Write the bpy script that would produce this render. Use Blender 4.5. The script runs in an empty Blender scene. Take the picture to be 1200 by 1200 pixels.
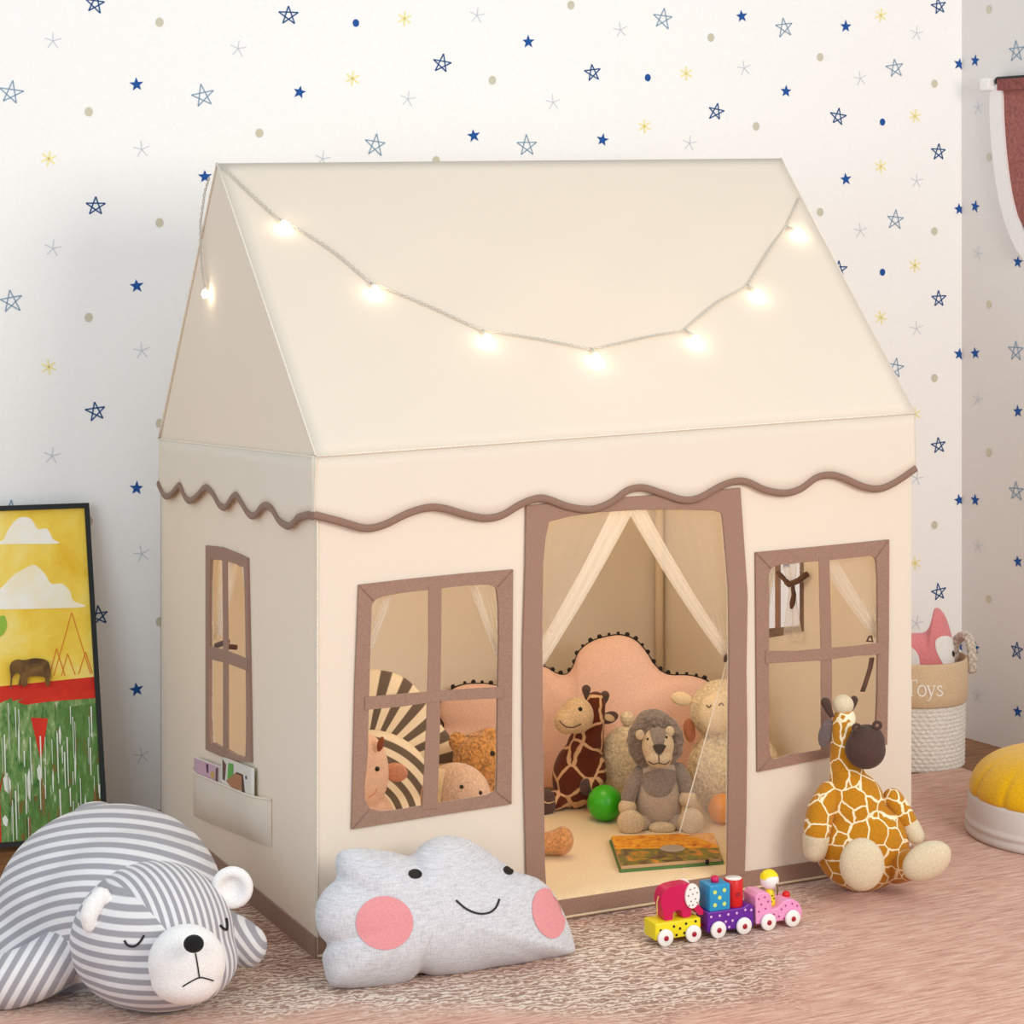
import bpy, bmesh, math, random
from math import sin, cos, pi, radians as rad, sqrt, atan2
from mathutils import Vector as V3, Matrix
from mathutils.geometry import tessellate_polygon
from mathutils.bvhtree import BVHTree

random.seed(7)
SC = bpy.context.scene
COL = SC.collection

# ------------------------------------------------------------------ camera
FPX, CX, HY = 2590.0, 600.0, 250.0          # focal length, principal column, horizon row (1200 px frame)
YAW = math.atan(1267 / 2590)
CAM = V3((0, 0, 1.45))
R = V3((cos(YAW), -sin(YAW), 0)); F = V3((sin(YAW), cos(YAW), 0)); UP = V3((0, 0, 1))
cam = bpy.data.cameras.new('camera'); cam_o = bpy.data.objects.new('camera', cam); COL.objects.link(cam_o)
cam.sensor_width = 36; cam.sensor_fit = 'HORIZONTAL'; cam.lens = 36 * FPX / 1200
cam.shift_y = -(600 - HY) / 1200
cam.clip_end = 100; cam.clip_start = 0.05
cam_o.location = CAM; cam_o.rotation_euler = (pi / 2, 0, -YAW)
SC.camera = cam_o

def ray(px, py): return R * ((px - CX) / FPX) + F - UP * ((py - HY) / FPX)
def at(px, py, z): return CAM + ray(px, py) * z
def zfloor(py, h=0.0): return (CAM.z - h) * FPX / (py - HY)
def onfloor(px, py, h=0.0): return at(px, py, zfloor(py, h))
def depth(p): return (p - CAM).dot(F)
class Plane:                                     # vertical plane through two floor points
    def __init__(s, a, b):
        s.o = V3((a.x, a.y, 0)); d = V3((b.x - a.x, b.y - a.y, 0)); s.len = d.length; s.u = d.normalized()
        s.n = V3((s.u.y, -s.u.x, 0))
        if s.n.dot(F) > 0: s.n = -s.n
    def uv(s, px, py):
        d = ray(px, py); t = (s.o - CAM).dot(s.n) / d.dot(s.n)
        p = CAM + d * t - s.o
        return (p.dot(s.u), p.z)
    def p(s, u, z, off=0.0): return s.o + s.u * u + UP * z + s.n * off
    def at(s, px, py, off=0.0): return s.p(*s.uv(px, py), off)

# ------------------------------------------------------------------ materials
def lin(c):
    r = []
    for x in c[:3]:
        x /= 255.0
        r.append(x / 12.92 if x <= 0.04045 else ((x + 0.055) / 1.055) ** 2.4)
    return (r[0], r[1], r[2], 1.0)
MATS = {}
class NT:
    def __init__(s, name):
        s.m = bpy.data.materials.new(name); s.m.use_nodes = True; s.t = s.m.node_tree
        s.t.nodes.clear(); s.out = s.t.nodes.new('ShaderNodeOutputMaterial')
    def n(s, kind, **kw):
        nd = s.t.nodes.new('ShaderNode' + kind)
        for k, v in kw.items():
            if k.startswith('i_'):
                key = k[2:].replace('_', ' ')
                nd.inputs[int(key) if key.isdigit() else key].default_value = v
            else: setattr(nd, k, v)
        return nd
    def l(s, a, b): s.t.links.new(a, b)
    def bsdf(s, rough=0.8, sheen=0.0, spec=0.3):
        b = s.n('BsdfPrincipled'); b.inputs['Roughness'].default_value = rough
        b.inputs['Specular IOR Level'].default_value = spec
        if sheen: b.inputs['Sheen Weight'].default_value = sheen; b.inputs['Sheen Roughness'].default_value = 0.5
        s.l(b.outputs[0], s.out.inputs[0]); return b
    def coords(s, scale=(1, 1, 1), rot=(0, 0, 0), kind='Object'):
        tc = s.n('TexCoord'); mp = s.n('Mapping')
        mp.inputs['Scale'].default_value = scale; mp.inputs['Rotation'].default_value = rot
        s.l(tc.outputs[kind], mp.inputs['Vector']); return mp.outputs[0]
    def noise(s, vec, scale, detail=3, rough=0.5, dist=0.0):
        nd = s.n('TexNoise'); nd.inputs['Scale'].default_value = scale; nd.inputs['Detail'].default_value = detail
        nd.inputs['Roughness'].default_value = rough; nd.inputs['Distortion'].default_value = dist
        if vec is not None: s.l(vec, nd.inputs['Vector'])
        return nd.outputs[0]
    def ramp(s, fac, stops, interp='LINEAR'):
        r = s.n('ValToRGB'); r.color_ramp.interpolation = interp
        e = r.color_ramp.elements
        while len(e) < len(stops): e.new(0.5)
        for el, (p, c) in zip(e, stops): el.position = p; el.color = c if len(c) == 4 else lin(c)
        s.l(fac, r.inputs[0]); return r.outputs[0]
    def mix(s, fac, a, b, blend='MIX'):
        m = s.n('Mix', data_type='RGBA', blend_type=blend)
        for sock, v in ((m.inputs[0], fac), (m.inputs[6], a), (m.inputs[7], b)):
            if hasattr(v, 'is_linked'): s.l(v, sock)
            else: sock.default_value = v
        return m.outputs[2]
    def math(s, op, a, b=0.0):
        m = s.n('Math', operation=op)
        for sock, v in ((m.inputs[0], a), (m.inputs[1], b)):
            if hasattr(v, 'is_linked'): s.l(v, sock)
            else: sock.default_value = v
        return m.outputs[0]
    def bump(s, b, h, strength=0.3, dist=0.01):
        bp = s.n('Bump'); bp.inputs['Strength'].default_value = strength; bp.inputs['Distance'].default_value = dist
        s.l(h, bp.inputs['Height']); s.l(bp.outputs[0], b.inputs['Normal'])

def plain(name, c, rough=0.6, spec=0.4):
    if name in MATS: return MATS[name]
    t = NT(name); b = t.bsdf(rough, 0, spec); b.inputs['Base Color'].default_value = lin(c)
    MATS[name] = t.m; return t.m
def fabric(name, c, scale=350, bump=0.25, var=0.08, sheen=0.15, big=0.0, bigscale=6):
    if name in MATS: return MATS[name]
    t = NT(name); b = t.bsdf(0.92, sheen, 0.15); co = t.coords()
    nz = t.noise(co, scale, 2)
    dark = tuple(x * (1 - var) for x in c); lite = tuple(min(255, x * (1 + var * 0.6)) for x in c)
    t.l(t.ramp(nz, [(0.3, dark), (0.7, lite)]), b.inputs['Base Color'])
    h = nz
    if big:
        nb = t.noise(co, bigscale, 2); h = t.math('ADD', nz, t.math('MULTIPLY', nb, big))
    t.bump(b, h, bump, 0.004)
    MATS[name] = t.m; return t.m
def tentcloth(name, c, trans=0.22, tc=None):
    t = NT(name); co = t.coords()
    weave = t.noise(co, 500, 2)
    d = t.n('BsdfDiffuse'); tr = t.n('BsdfTranslucent')
    colr = t.ramp(weave, [(0.3, tuple(x * 0.975 for x in c)), (0.7, c)])
    t.l(colr, d.inputs[0]); tr.inputs[0].default_value = lin(tc or c)
    big = t.noise(t.coords((1, 1, 0.6)), 5, 2, 0.45, 0.3)
    h = t.math('ADD', t.math('MULTIPLY', weave, 0.02), big)
    bp = t.n('Bump'); bp.inputs['Strength'].default_value = 0.22; bp.inputs['Distance'].default_value = 0.03
    t.l(h, bp.inputs['Height']); t.l(bp.outputs[0], d.inputs['Normal'])
    mx = t.n('MixShader'); mx.inputs[0].default_value = trans
    t.l(d.outputs[0], mx.inputs[1]); t.l(tr.outputs[0], mx.inputs[2]); t.l(mx.outputs[0], t.out.inputs[0])
    return t.m
def sheer(name, alpha, c=(255, 250, 242)):
    t = NT(name); d = t.n('BsdfDiffuse'); tr = t.n('BsdfTranslucent'); tp = t.n('BsdfTransparent')
    d.inputs[0].default_value = lin(c); tr.inputs[0].default_value = lin(c)
    m1 = t.n('MixShader'); m1.inputs[0].default_value = 0.5
    t.l(d.outputs[0], m1.inputs[1]); t.l(tr.outputs[0], m1.inputs[2])
    m2 = t.n('MixShader'); m2.inputs[0].default_value = alpha
    t.l(tp.outputs[0], m2.inputs[1]); t.l(m1.outputs[0], m2.inputs[2]); t.l(m2.outputs[0], t.out.inputs[0])
    return t.m
def spots(name, patch, line, scale, width=0.05, patch2=None):
    t = NT(name); b = t.bsdf(0.9, 0.2, 0.15); co = t.coords()
    nz = t.n('TexNoise'); nz.inputs['Scale'].default_value = scale * 1.4; t.l(co, nz.inputs['Vector'])
    vm = t.n('VectorMath', operation='MULTIPLY_ADD'); t.l(nz.outputs['Color'], vm.inputs[0])
    vm.inputs[1].default_value = (0.35 / scale,) * 3; t.l(co, vm.inputs[2])
    vo = t.n('TexVoronoi', feature='DISTANCE_TO_EDGE'); vo.inputs['Scale'].default_value = scale
    vo.inputs['Randomness'].default_value = 0.85
    t.l(vm.outputs[0], vo.inputs['Vector'])
    fine = t.noise(co, 300, 2)
    pc = t.ramp(fine, [(0.3, tuple(x * 0.88 for x in patch)), (0.7, patch)])
    mask = t.ramp(vo.outputs['Distance'], [(width * 0.75, (1, 1, 1, 1)), (width * 1.15, (0, 0, 0, 1))])
    t.l(t.mix(mask, pc, lin(line)), b.inputs['Base Color']); t.bump(b, fine, 0.25, 0.003)
    return t.m
def striped(name, c1, c2, duty=0.5, soft=0.04, tint=0.06):
    t = NT(name); b = t.bsdf(0.92, 0.2, 0.15)
    a = t.n('Attribute', attribute_name='stripe')
    fr = t.math('FRACT', a.outputs['Fac'])
    tri = t.math('ABSOLUTE', t.math('SUBTRACT', fr, 0.5))
    msk = t.ramp(tri, [(duty / 2 - soft, (0, 0, 0, 1)), (duty / 2 + soft, (1, 1, 1, 1))])
    fine = t.noise(t.coords(), 350, 2)
    k = t.ramp(fine, [(0.25, (1 - tint,) * 3 + (1,)), (0.75, (1, 1, 1, 1))])
    t.l(t.mix(1.0, t.mix(msk, lin(c1), lin(c2)), k, 'MULTIPLY'), b.inputs['Base Color'])
    t.bump(b, fine, 0.25, 0.003)
    return t.m

# ------------------------------------------------------------------ mesh building (all in world coordinates)
ORG = {}
def thing(name, label, cat, loc, group=None):
    o = bpy.data.objects.new(name, None); o.empty_display_size = 0.05; COL.objects.link(o)
    o.location = loc; ORG[o] = V3(loc); o['label'] = label; o['category'] = cat
    if group: o['group'] = group
    return o
def mesh(name, vf, mats, parent=None, origin=None, smooth=True, fm=None, label=None, attr=None):
    v, f = vf[0], vf[1]
    if fm is None and len(vf) > 2: fm = vf[2]
    org = ORG[parent] if parent is not None else V3(origin or (0, 0, 0))
    me = bpy.data.meshes.new(name)
    me.from_pydata([tuple(V3(p) - org) for p in v], [], [tuple(q) for q in f]); me.validate(clean_customdata=False); me.update()
    for m in (mats if isinstance(mats, (list, tuple)) else [mats]): me.materials.append(m)
    if fm and len(fm) == len(me.polygons):
        me.polygons.foreach_set('material_index', fm)
    me.polygons.foreach_set('use_smooth', [smooth] * len(me.polygons))
    if attr:
        at_ = me.attributes.new('stripe', 'FLOAT', 'POINT')
        at_.data.foreach_set('value', [attr(V3(p)) for p in v])
    o = bpy.data.objects.new(name, me); COL.objects.link(o)
    if parent is not None: o.parent = parent
    else: o.location = org
    ORG[o] = org
    if label: o['label'] = label
    return o
def solo(name, vf, mats, label, cat, origin, group=None, **kw):
    o = mesh(name, vf, mats, None, origin, **kw); o['label'] = label; o['category'] = cat
    if group: o['group'] = group
    return o
def join(*parts):
    v, f, m = [], [], []
    for i, p in enumerate(parts):
        n = len(v); v += list(p[0]); f += [tuple(k + n for k in q) for q in p[1]]
        m += list(p[2]) if len(p) > 2 else [0] * len(p[1])
    return v, f, m
def withmat(vf, k): return (vf[0], vf[1], [k] * len(vf[1]))
def fixn(vf):                                   # outward normals
    bm = bmesh.new(); vs = [bm.verts.new(p) for p in vf[0]]
    for q in vf[1]:
        try: bm.faces.new([vs[i] for i in q])
        except ValueError: pass
    bmesh.ops.recalc_face_normals(bm, faces=bm.faces[:]); bm.verts.index_update()
    r = ([v.co.copy() for v in bm.verts], [[v.index for v in f.verts] for f in bm.faces]); bm.free(); return r
def bvh(vf): return BVHTree.FromPolygons([V3(p) for p in vf[0]], [list(q) for q in vf[1]])
def hit(b, px, py, off=0.0015):
    d = ray(px, py).normalized(); h = b.ray_cast(CAM, d)
    if h[0] is None: return None
    n = h[1] if h[1].dot(d) < 0 else -h[1]
    return h[0] + n * off
def ell(c, r, ax=None, seg=28, rings=18):       # ellipsoid
    ax = ax or (R, F, UP); v = [c + ax[2] * r[2]]; f = []
    for i in range(1, rings):
        th = pi * i / rings
        for j in range(seg):
            ph = 2 * pi * j / seg
            v.append(c + ax[0] * (r[0] * sin(th) * cos(ph)) + ax[1] * (r[1] * sin(th) * sin(ph)) + ax[2] * (r[2] * cos(th)))
    v.append(c - ax[2] * r[2]); last = len(v) - 1
    for j in range(seg):
        k = (j + 1) % seg
        f.append((0, 1 + k, 1 + j)) ; f.append((last, last - seg + j, last - seg + k))
        for i in range(rings - 2):
            a = 1 + i * seg; f.append((a + j, a + k, a + seg + k, a + seg + j))
    return v, f
def tube(pts, r, n=10, closed=False, cap=True):
    pts = [V3(p) for p in pts]; m = len(pts); rr = r if isinstance(r, (list, tuple)) else [r] * m
    v, f = [], []; prev = None
    for i, p in enumerate(pts):
        d = (pts[(i + 1) % m] - pts[i - 1]) if (closed or 0 < i < m - 1) else (pts[1] - pts[0] if i == 0 else pts[-1] - pts[-2])
        if d.length < 1e-9: d = UP.copy()
        d.normalize()
        if prev is None: a = d.orthogonal().normalized()
        else:
            a = prev - d * prev.dot(d)
            a = a.normalized() if a.length > 1e-6 else d.orthogonal().normalized()
        prev = a; b = d.cross(a)
        for j in range(n):
            t = 2 * pi * j / n; v.append(p + (a * cos(t) + b * sin(t)) * rr[i])
    for i in range(m if closed else m - 1):
        for j in range(n):
            a0 = i * n; b0 = ((i + 1) % m) * n; k = (j + 1) % n
            f.append((a0 + j, a0 + k, b0 + k, b0 + j))
    if cap and not closed:
        f.append(tuple(range(n - 1, -1, -1))); f.append(tuple(range((m - 1) * n, m * n)))
    return v, f
def box(o, a, b, c, lo, hi):                    # box in the frame o + a,b,c
    v = []
    for x in (lo[0], hi[0]):
        for y in (lo[1], hi[1]):
            for z in (lo[2], hi[2]): v.append(o + a * x + b * y + c * z)
    return fixn((v, [(0, 1, 3, 2), (4, 6, 7, 5), (0, 4, 5, 1), (2, 3, 7, 6), (0, 2, 6, 4), (1, 5, 7, 3)]))
def bevel(vf, w, seg=3):
    bm = bmesh.new(); vs = [bm.verts.new(p) for p in vf[0]]
    for q in vf[1]: bm.faces.new([vs[i] for i in q])
    bmesh.ops.recalc_face_normals(bm, faces=bm.faces[:])
    sharp = [e for e in bm.edges if len(e.link_faces) == 2 and e.calc_face_angle(0) > 0.5]
    bmesh.ops.bevel(bm, geom=sharp, offset=w, segments=seg, profile=0.5, affect='EDGES', clamp_overlap=True)
    bm.verts.index_update()
    r = ([v.co.copy() for v in bm.verts], [[v.index for v in f.verts] for f in bm.faces]); bm.free(); return r
def lathe(c, prof, n=48, a=V3((1, 0, 0)), b=V3((0, 1, 0)), up=UP, rad_fn=None):
    v, f = [], []
    for r, z in prof:
        for j in range(n):
            t = 2 * pi * j / n; k = rad_fn(t, z) if rad_fn else 1.0
            v.append(c + (a * cos(t) + b * sin(t)) * (r * k) + up * z)
    for i in range(len(prof) - 1):
        for j in range(n):
            k = (j + 1) % n; f.append((i * n + j, i * n + k, (i + 1) * n + k, (i + 1) * n + j))
    f.append(tuple(range(n - 1, -1, -1))); f.append(tuple(range((len(prof) - 1) * n, len(prof) * n)))
    return fixn((v, f))
def spline(p, per=8, closed=False):
    p = [V3(q) if len(q) == 3 else V3((q[0], q[1], 0)) for q in p]; m = len(p); out = []
    for i in range(m if closed else m - 1):
        g = (lambda k: p[k % m]) if closed else (lambda k: p[max(0, min(m - 1, k))])
        a, b, c, d = g(i - 1), g(i), g(i + 1), g(i + 2)
        for s in range(per):
            t = s / per
            out.append(0.5 * ((2 * b) + (c - a) * t + (2 * a - 5 * b + 4 * c - d) * t * t + (3 * b - a - 3 * c + d) * t ** 3))
    if not closed: out.append(p[-1])
    return out
def plate(loops, to3, th):                      # flat polygon with holes and thickness th (to3(x, y, off))
    tri = tessellate_polygon([[V3((x, y, 0)) for x, y in lp] for lp in loops])
    flat = [q for lp in loops for q in lp]; n = len(flat)
    v = [to3(x, y, 0) for x, y in flat] + [to3(x, y, th) for x, y in flat]
    f = [tuple(t) for t in tri] + [tuple(k + n for k in reversed(t)) for t in tri]
    s = 0
    for lp in loops:
        m = len(lp)
        for i in range(m):
            a, b = s + i, s + (i + 1) % m; f.append((a, b, b + n, a + n))
        s += m
    return fixn((v, f))
def blob(parts, vox, smooth=6, clampz=None, lap=0.5):   # fuse closed shapes into one skin
    v, f, _ = join(*parts)
    me = bpy.data.meshes.new('tmp'); me.from_pydata([tuple(p) for p in v], [], f); me.update()
    o = bpy.data.objects.new('tmp', me); COL.objects.link(o)
    r = o.modifiers.new('r', 'REMESH'); r.mode = 'VOXEL'; r.voxel_size = vox; r.adaptivity = 0
    s = o.modifiers.new('s', 'SMOOTH'); s.iterations = smooth; s.factor = lap
    bpy.context.view_layer.update()
    ev = o.evaluated_get(bpy.context.evaluated_depsgraph_get()); m2 = ev.to_mesh()
    vs = [q.co.copy() for q in m2.vertices]; fs = [tuple(q.vertices) for q in m2.polygons]
    ev.to_mesh_clear(); bpy.data.objects.remove(o); bpy.data.meshes.remove(me)
    if clampz is not None:
        for q in vs:
            if q.z < clampz: q.z = clampz
    return vs, fs
def clamp(vf, z):
    for p in vf[0]:
        if p.z < z: p.z = z
    return vf

class Toy:                                      # a soft toy set out from its base point, frame R, F, UP
    def __init__(s, name, label, cat, bx, by, h=0.0, group=None):
        s.z = zfloor(by, h); s.h = h; s.base = onfloor(bx, by, h)
        s.root = thing(name, label, cat, s.base, group); s.k = s.z / FPX
    def P(s, px, py, dy=0.0): return at(px, py, s.z + dy)
    def E(s, px, py, dy, rx, ry, rd, roll=0, seg=28, rings=18):
        c = cos(rad(roll)); q = sin(rad(roll)); k = (s.z + dy) / FPX
        return ell(s.P(px, py, dy), (rx * k, rd * k, ry * k), (R * c + UP * q, F, UP * c - R * q), seg, rings)
    def C(s, pts, n=14):                        # capsule chain (px, py, dy, r)
        p = [s.P(a, b, d) for a, b, d, _ in pts]; r = [w * (s.z + d) / FPX for _, _, d, w in pts]
        sp, sr = [], []
        for i in range(len(p) - 1):
            for j in range(6):
                t = j / 6; sp.append(p[i].lerp(p[i + 1], t)); sr.append(r[i] * (1 - t) + r[i + 1] * t)
        sp.append(p[-1]); sr.append(r[-1])
        d0 = (sp[0] - sp[1]).normalized(); d1 = (sp[-1] - sp[-2]).normalized()
        e0 = [(sp[0] + d0 * sr[0] * sin(a), sr[0] * max(0.05, cos(a))) for a in (1.5, 1.1, 0.75, 0.4)]
        e1 = [(sp[-1] + d1 * sr[-1] * sin(a), sr[-1] * max(0.05, cos(a))) for a in (0.4, 0.75, 1.1, 1.5)]
        allp = [a for a, _ in e0] + sp + [a for a, _ in e1]; allr = [b for _, b in e0] + sr + [b for _, b in e1]
        return fixn(tube(allp, allr, n))
    def part(s, name, mat, shapes, vox=0.006, smooth=6, parent=None, label=None, attr=None):
        vf = blob(shapes, vox, smooth, s.h)
        o = mesh(name, vf, mat, parent or s.root, label=label, attr=attr); return o, bvh(vf)
    def one(s, name, mat, shape, parent=None, label=None, attr=None):
        vf = clamp(fixn(shape), s.h)
        o = mesh(name, vf, mat, parent or s.root, label=label, attr=attr); return o, bvh(vf)
def patch(b, px, py, rx, ry, roll=0, off=0.0015, rings=6, seg=36, shape=None):     # sewn-on patch following a surface
    c, q = cos(rad(roll)), sin(rad(roll)); v, f = [], []
    h0 = hit(b, px, py, off)
    if h0 is None: return None
    v.append(h0); last = [h0] * seg
    for i in range(1, rings + 1):
        for j in range(seg):
            t = 2 * pi * j / seg; w = shape(t) if shape else 1
            x, y = rx * cos(t) * i / rings * w, ry * sin(t) * i / rings * w
            h = hit(b, px + x * c - y * q, py + x * q + y * c, off) or last[j]
            last[j] = h; v.append(h)
    for j in range(seg):
        k = (j + 1) % seg; f.append((0, 1 + j, 1 + k))
        for i in range(rings - 1):
            a = 1 + i * seg; f.append((a + j, a + seg + j, a + seg + k, a + k))
    return v, f
def polypatch(b, poly, off=0.0015, n=14):         # patch bounded by a pixel polygon (star-shaped)
    cx = sum(p[0] for p in poly) / len(poly); cy = sum(p[1] for p in poly) / len(poly)
    sp = spline(poly, 6, True); v = [hit(b, cx, cy, off)]; f = []; m = len(sp)
    if v[0] is None: return None
    last = [v[0]] * m
    for i in range(1, n + 1):
        for j, q in enumerate(sp):
            h = hit(b, cx + (q.x - cx) * i / n, cy + (q.y - cy) * i / n, off) or last[j]
            last[j] = h; v.append(h)
    for j in range(m):
        k = (j + 1) % m; f.append((0, 1 + j, 1 + k))
        for i in range(n - 1):
            a = 1 + i * m; f.append((a + j, a + m + j, a + m + k, a + k))
    return v, f
def ribbon(b, pts, w, off=0.0015, per=8, smooth=True):     # line of stitching / lettering on a surface
    sp = spline(pts, per) if smooth else [V3((x, y, 0)) for x, y in pts]
    v, f = [], []
    for i, q in enumerate(sp):
        d = sp[min(i + 1, len(sp) - 1)] - sp[max(i - 1, 0)]; d = V3((-d.y, d.x, 0)).normalized() * (w / 2)
        a, c = hit(b, q.x + d.x, q.y + d.y, off), hit(b, q.x - d.x, q.y - d.y, off)
        if a is None or c is None: continue
        v += [a, c]
    for i in range(len(v) // 2 - 1): f.append((2 * i, 2 * i + 1, 2 * i + 3, 2 * i + 2))
    return v, f
def pillow(outline, c, z, dyf, half, rings=16, per=6, p=2.4, e=0.55, sm=3):   # stuffed cushion of a given outline
    sp = spline(outline, per, True); m = len(sp); cx, cy = c; fr, bk = [], []
    rmax = max(sqrt((q.x - cx) ** 2 + (q.y - cy) ** 2) for q in sp)
    for side, lst in ((-1, fr), (1, bk)):
        for i in range(rings + 1):
            t = sin(pi / 2 * i / rings)
            for q in sp:
                x, y = cx + (q.x - cx) * t, cy + (q.y - cy) * t
                h = half * max(0.0, 1 - t ** p) ** e
                lst.append(at(x, y, z + dyf(x, y) + side * h))
    v = fr + bk; n = m * (rings + 1); f = []
    for s in (0, n):
        for i in range(rings):
            for j in range(m):
                k = (j + 1) % m; f.append((s + i * m + j, s + i * m + k, s + (i + 1) * m + k, s + (i + 1) * m + j))
    bm = bmesh.new(); vs = [bm.verts.new(q) for q in v]
    for q in f:
        try: bm.faces.new([vs[i] for i in q])
        except ValueError: pass
    bmesh.ops.remove_doubles(bm, verts=bm.verts[:], dist=1e-5)
    bmesh.ops.dissolve_degenerate(bm, edges=bm.edges[:], dist=1e-6)
    bmesh.ops.recalc_face_normals(bm, faces=bm.faces[:])
    for _ in range(sm): bmesh.ops.smooth_vert(bm, verts=bm.verts[:], factor=0.4, use_axis_x=True, use_axis_y=True, use_axis_z=True)
    bm.verts.index_update()
    r = ([q.co.copy() for q in bm.verts], [[q.index for q in g.verts] for g in bm.faces]); bm.free(); return r

# ------------------------------------------------------------------ common materials
M_TENT = tentcloth('cream_canvas', (244, 237, 225), 0.2, (255, 230, 190))
M_TRIM = fabric('taupe_binding', (160, 128, 112), 400, 0.3, 0.08, 0.1, 3, 20)
M_DTRIM = fabric('taupe_piping', (146, 116, 102), 400, 0.3, 0.06)
M_SHEER = sheer('sheer_voile', 0.2)
M_GATHER = sheer('gathered_voile', 0.62)
M_BLACK = plain('black_thread', (18, 18, 20), 0.6)
M_GLOSSBLACK = plain('black_bead', (12, 12, 13), 0.25, 0.5)
M_WHITE = plain('white_paint', (242, 240, 238), 0.45)
M_CREAMPLUSH = fabric('cream_plush', (232, 214, 182), 180, 0.6, 0.12, 0.4, 2, 60)
M_BROWN = fabric('dark_brown_plush', (92, 72, 66), 300, 0.4, 0.12, 0.25)

# ------------------------------------------------------------------ room
CORNER = onfloor(1127, 860)
WB = Plane(onfloor(0, 962), CORNER)
WR = Plane(CORNER, onfloor(1200, 880))
if WR.u.dot(R) < 0: WR.u = -WR.u

def wallmat(name, c):
    t = NT(name); b = t.bsdf(0.85, 0, 0.2); nz = t.noise(t.coords(), 120, 3)
    t.l(t.ramp(nz, [(0.3, tuple(x * 0.985 for x in c)), (0.7, c)]), b.inputs['Base Color']); t.bump(b, nz, 0.06, 0.002); return t.m
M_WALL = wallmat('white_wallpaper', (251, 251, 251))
M_WALLR = wallmat('shaded_white_wallpaper', (231, 227, 225))  # same white paper, with the right wall's shade painted in as grey
INK = [M_WALL, plain('ink_navy', (46, 88, 142), 0.8), plain('ink_slate', (140, 166, 190), 0.8), plain('ink_blue', (22, 82, 158), 0.8),
       plain('ink_olive', (206, 201, 180), 0.8), plain('ink_mist', (208, 214, 224), 0.8), plain('ink_yellow', (247, 236, 168), 0.8)]
KIND = {'N': (1, 11.5), 'L': (2, 13.5), 'F': (3, 8.5), 'B': (3, 4.5), 'O': (4, 5.2), 'A': (5, 10), 'Y': (6, 10)}
BACK = dict(
 N=[(112, 4), (112, 242), (112, 482), (116, 722), (338, 18), (518, 75), (695, 85), (839, 131), (982, 137), (983, 316), (1100, 7), (1100, 178), (1100, 350), (1100, 522), (1100, 694)],
 L=[(13, 109), (13, 353), (238, 113), (440, 170), (617, 171), (777, 22), (919, 32), (1049, 80), (1049, 258), (1049, 431)],
 F=[(160, 99), (160, 335), (160, 572), (160, 808), (240, 207), (351, 108), (555, 159), (619, 49), (706, 164), (869, 19), (921, 107), (991, 31), (991, 210), (1124, 75), (1124, 245), (1124, 415), (1124, 586)],
 B=[(417, 27), (759, 91), (1034, 143), (1034, 319)],
 O=[(187, 26), (187, 261), (187, 496), (104, 131), (104, 372), (304, 156), (511, 188), (577, 94), (669, 6), (833, 44), (961, 67), (886, 148), (1095, 98), (1095, 271), (1095, 443)],
 A=[(62, 48), (62, 291), (61, 534), (166, 175), (166, 411), (166, 649), (166, 885), (279, 57), (378, 186), (559, 18), (478, 116), (648, 120), (727, 35), (872, 80), (808, 168), (1008, 92), (1074, 39), (1074, 212), (1074, 385), (1074, 730)],
 Y=[(57, 186), (57, 430), (413, 92), (474, 22), (804, 86), (755, 148), (1072, 136), (1072, 311), (1072, 485), (1072, 660), (1032, 18), (1032, 195), (1032, 372)])
RIGHT = dict(F=[(1143, 71), (1143, 242), (1143, 414), (1143, 586), (1193, 307), (1193, 482), (1193, 658), (1193, 834)],
 L=[(1191, 60), (1191, 411)], N=[(1192, 762)], O=[(1159, 11), (1159, 184), (1159, 357), (1159, 530), (1159, 702)],
 A=[(1146, 126), (1146, 297), (1146, 468), (1146, 640), (1146, 815)])
def motif(kind, r, rng):                        # flat drawn motif: list of polygons in the wall plane
    pol = []; w = r * 0.055
    a0 = pi / 2 + rng.uniform(-0.22, 0.22)
    def line(x0, y0, x1, y1, ww):
        dx, dy = x1 - x0, y1 - y0; L = sqrt(dx * dx + dy * dy); nx, ny = -dy / L * ww, dx / L * ww
        pol.append([(x0 - nx, y0 - ny), (x1 - nx, y1 - ny), (x1 + nx, y1 + ny), (x0 + nx, y0 + ny)])
    if kind in 'NL':
        pts = [(r * (1 + rng.uniform(-.1, .12)) * cos(a0 + 4 * pi / 5 * i), r * (1 + rng.uniform(-.1, .12)) * sin(a0 + 4 * pi / 5 * i)) for i in range(5)]
        for i in range(5): line(*pts[i], *pts[(i + 1) % 5], w * (1.25 if kind == 'N' else 0.9))
    elif kind == 'F':
        p = []
        for i in range(10):
            q = r * (1 + rng.uniform(-.08, .1)) if i % 2 == 0 else r * 0.42
            p.append((q * cos(a0 + pi * i / 5), q * sin(a0 + pi * i / 5)))
        for i in range(10): pol.append([(0, 0), p[i], p[(i + 1) % 10]])
    elif kind in 'BO':
        pol.append([(r * 0.9 * cos(2 * pi * i / 16), r * 1.05 * sin(2 * pi * i / 16)) for i in range(16)])
    else:
        n = 3 if kind == 'Y' else 5
        for i in range(n):
            t = a0 + (pi if kind == 'Y' else 2 * pi) * i / n
            if kind == 'Y': line(-r * cos(t) * .9, -r * sin(t) * .9, r * cos(t) * .9, r * sin(t) * .9, r * 0.1)
            else: line(0, 0, r * cos(t), r * sin(t), w * 1.0)
    return pol
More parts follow.
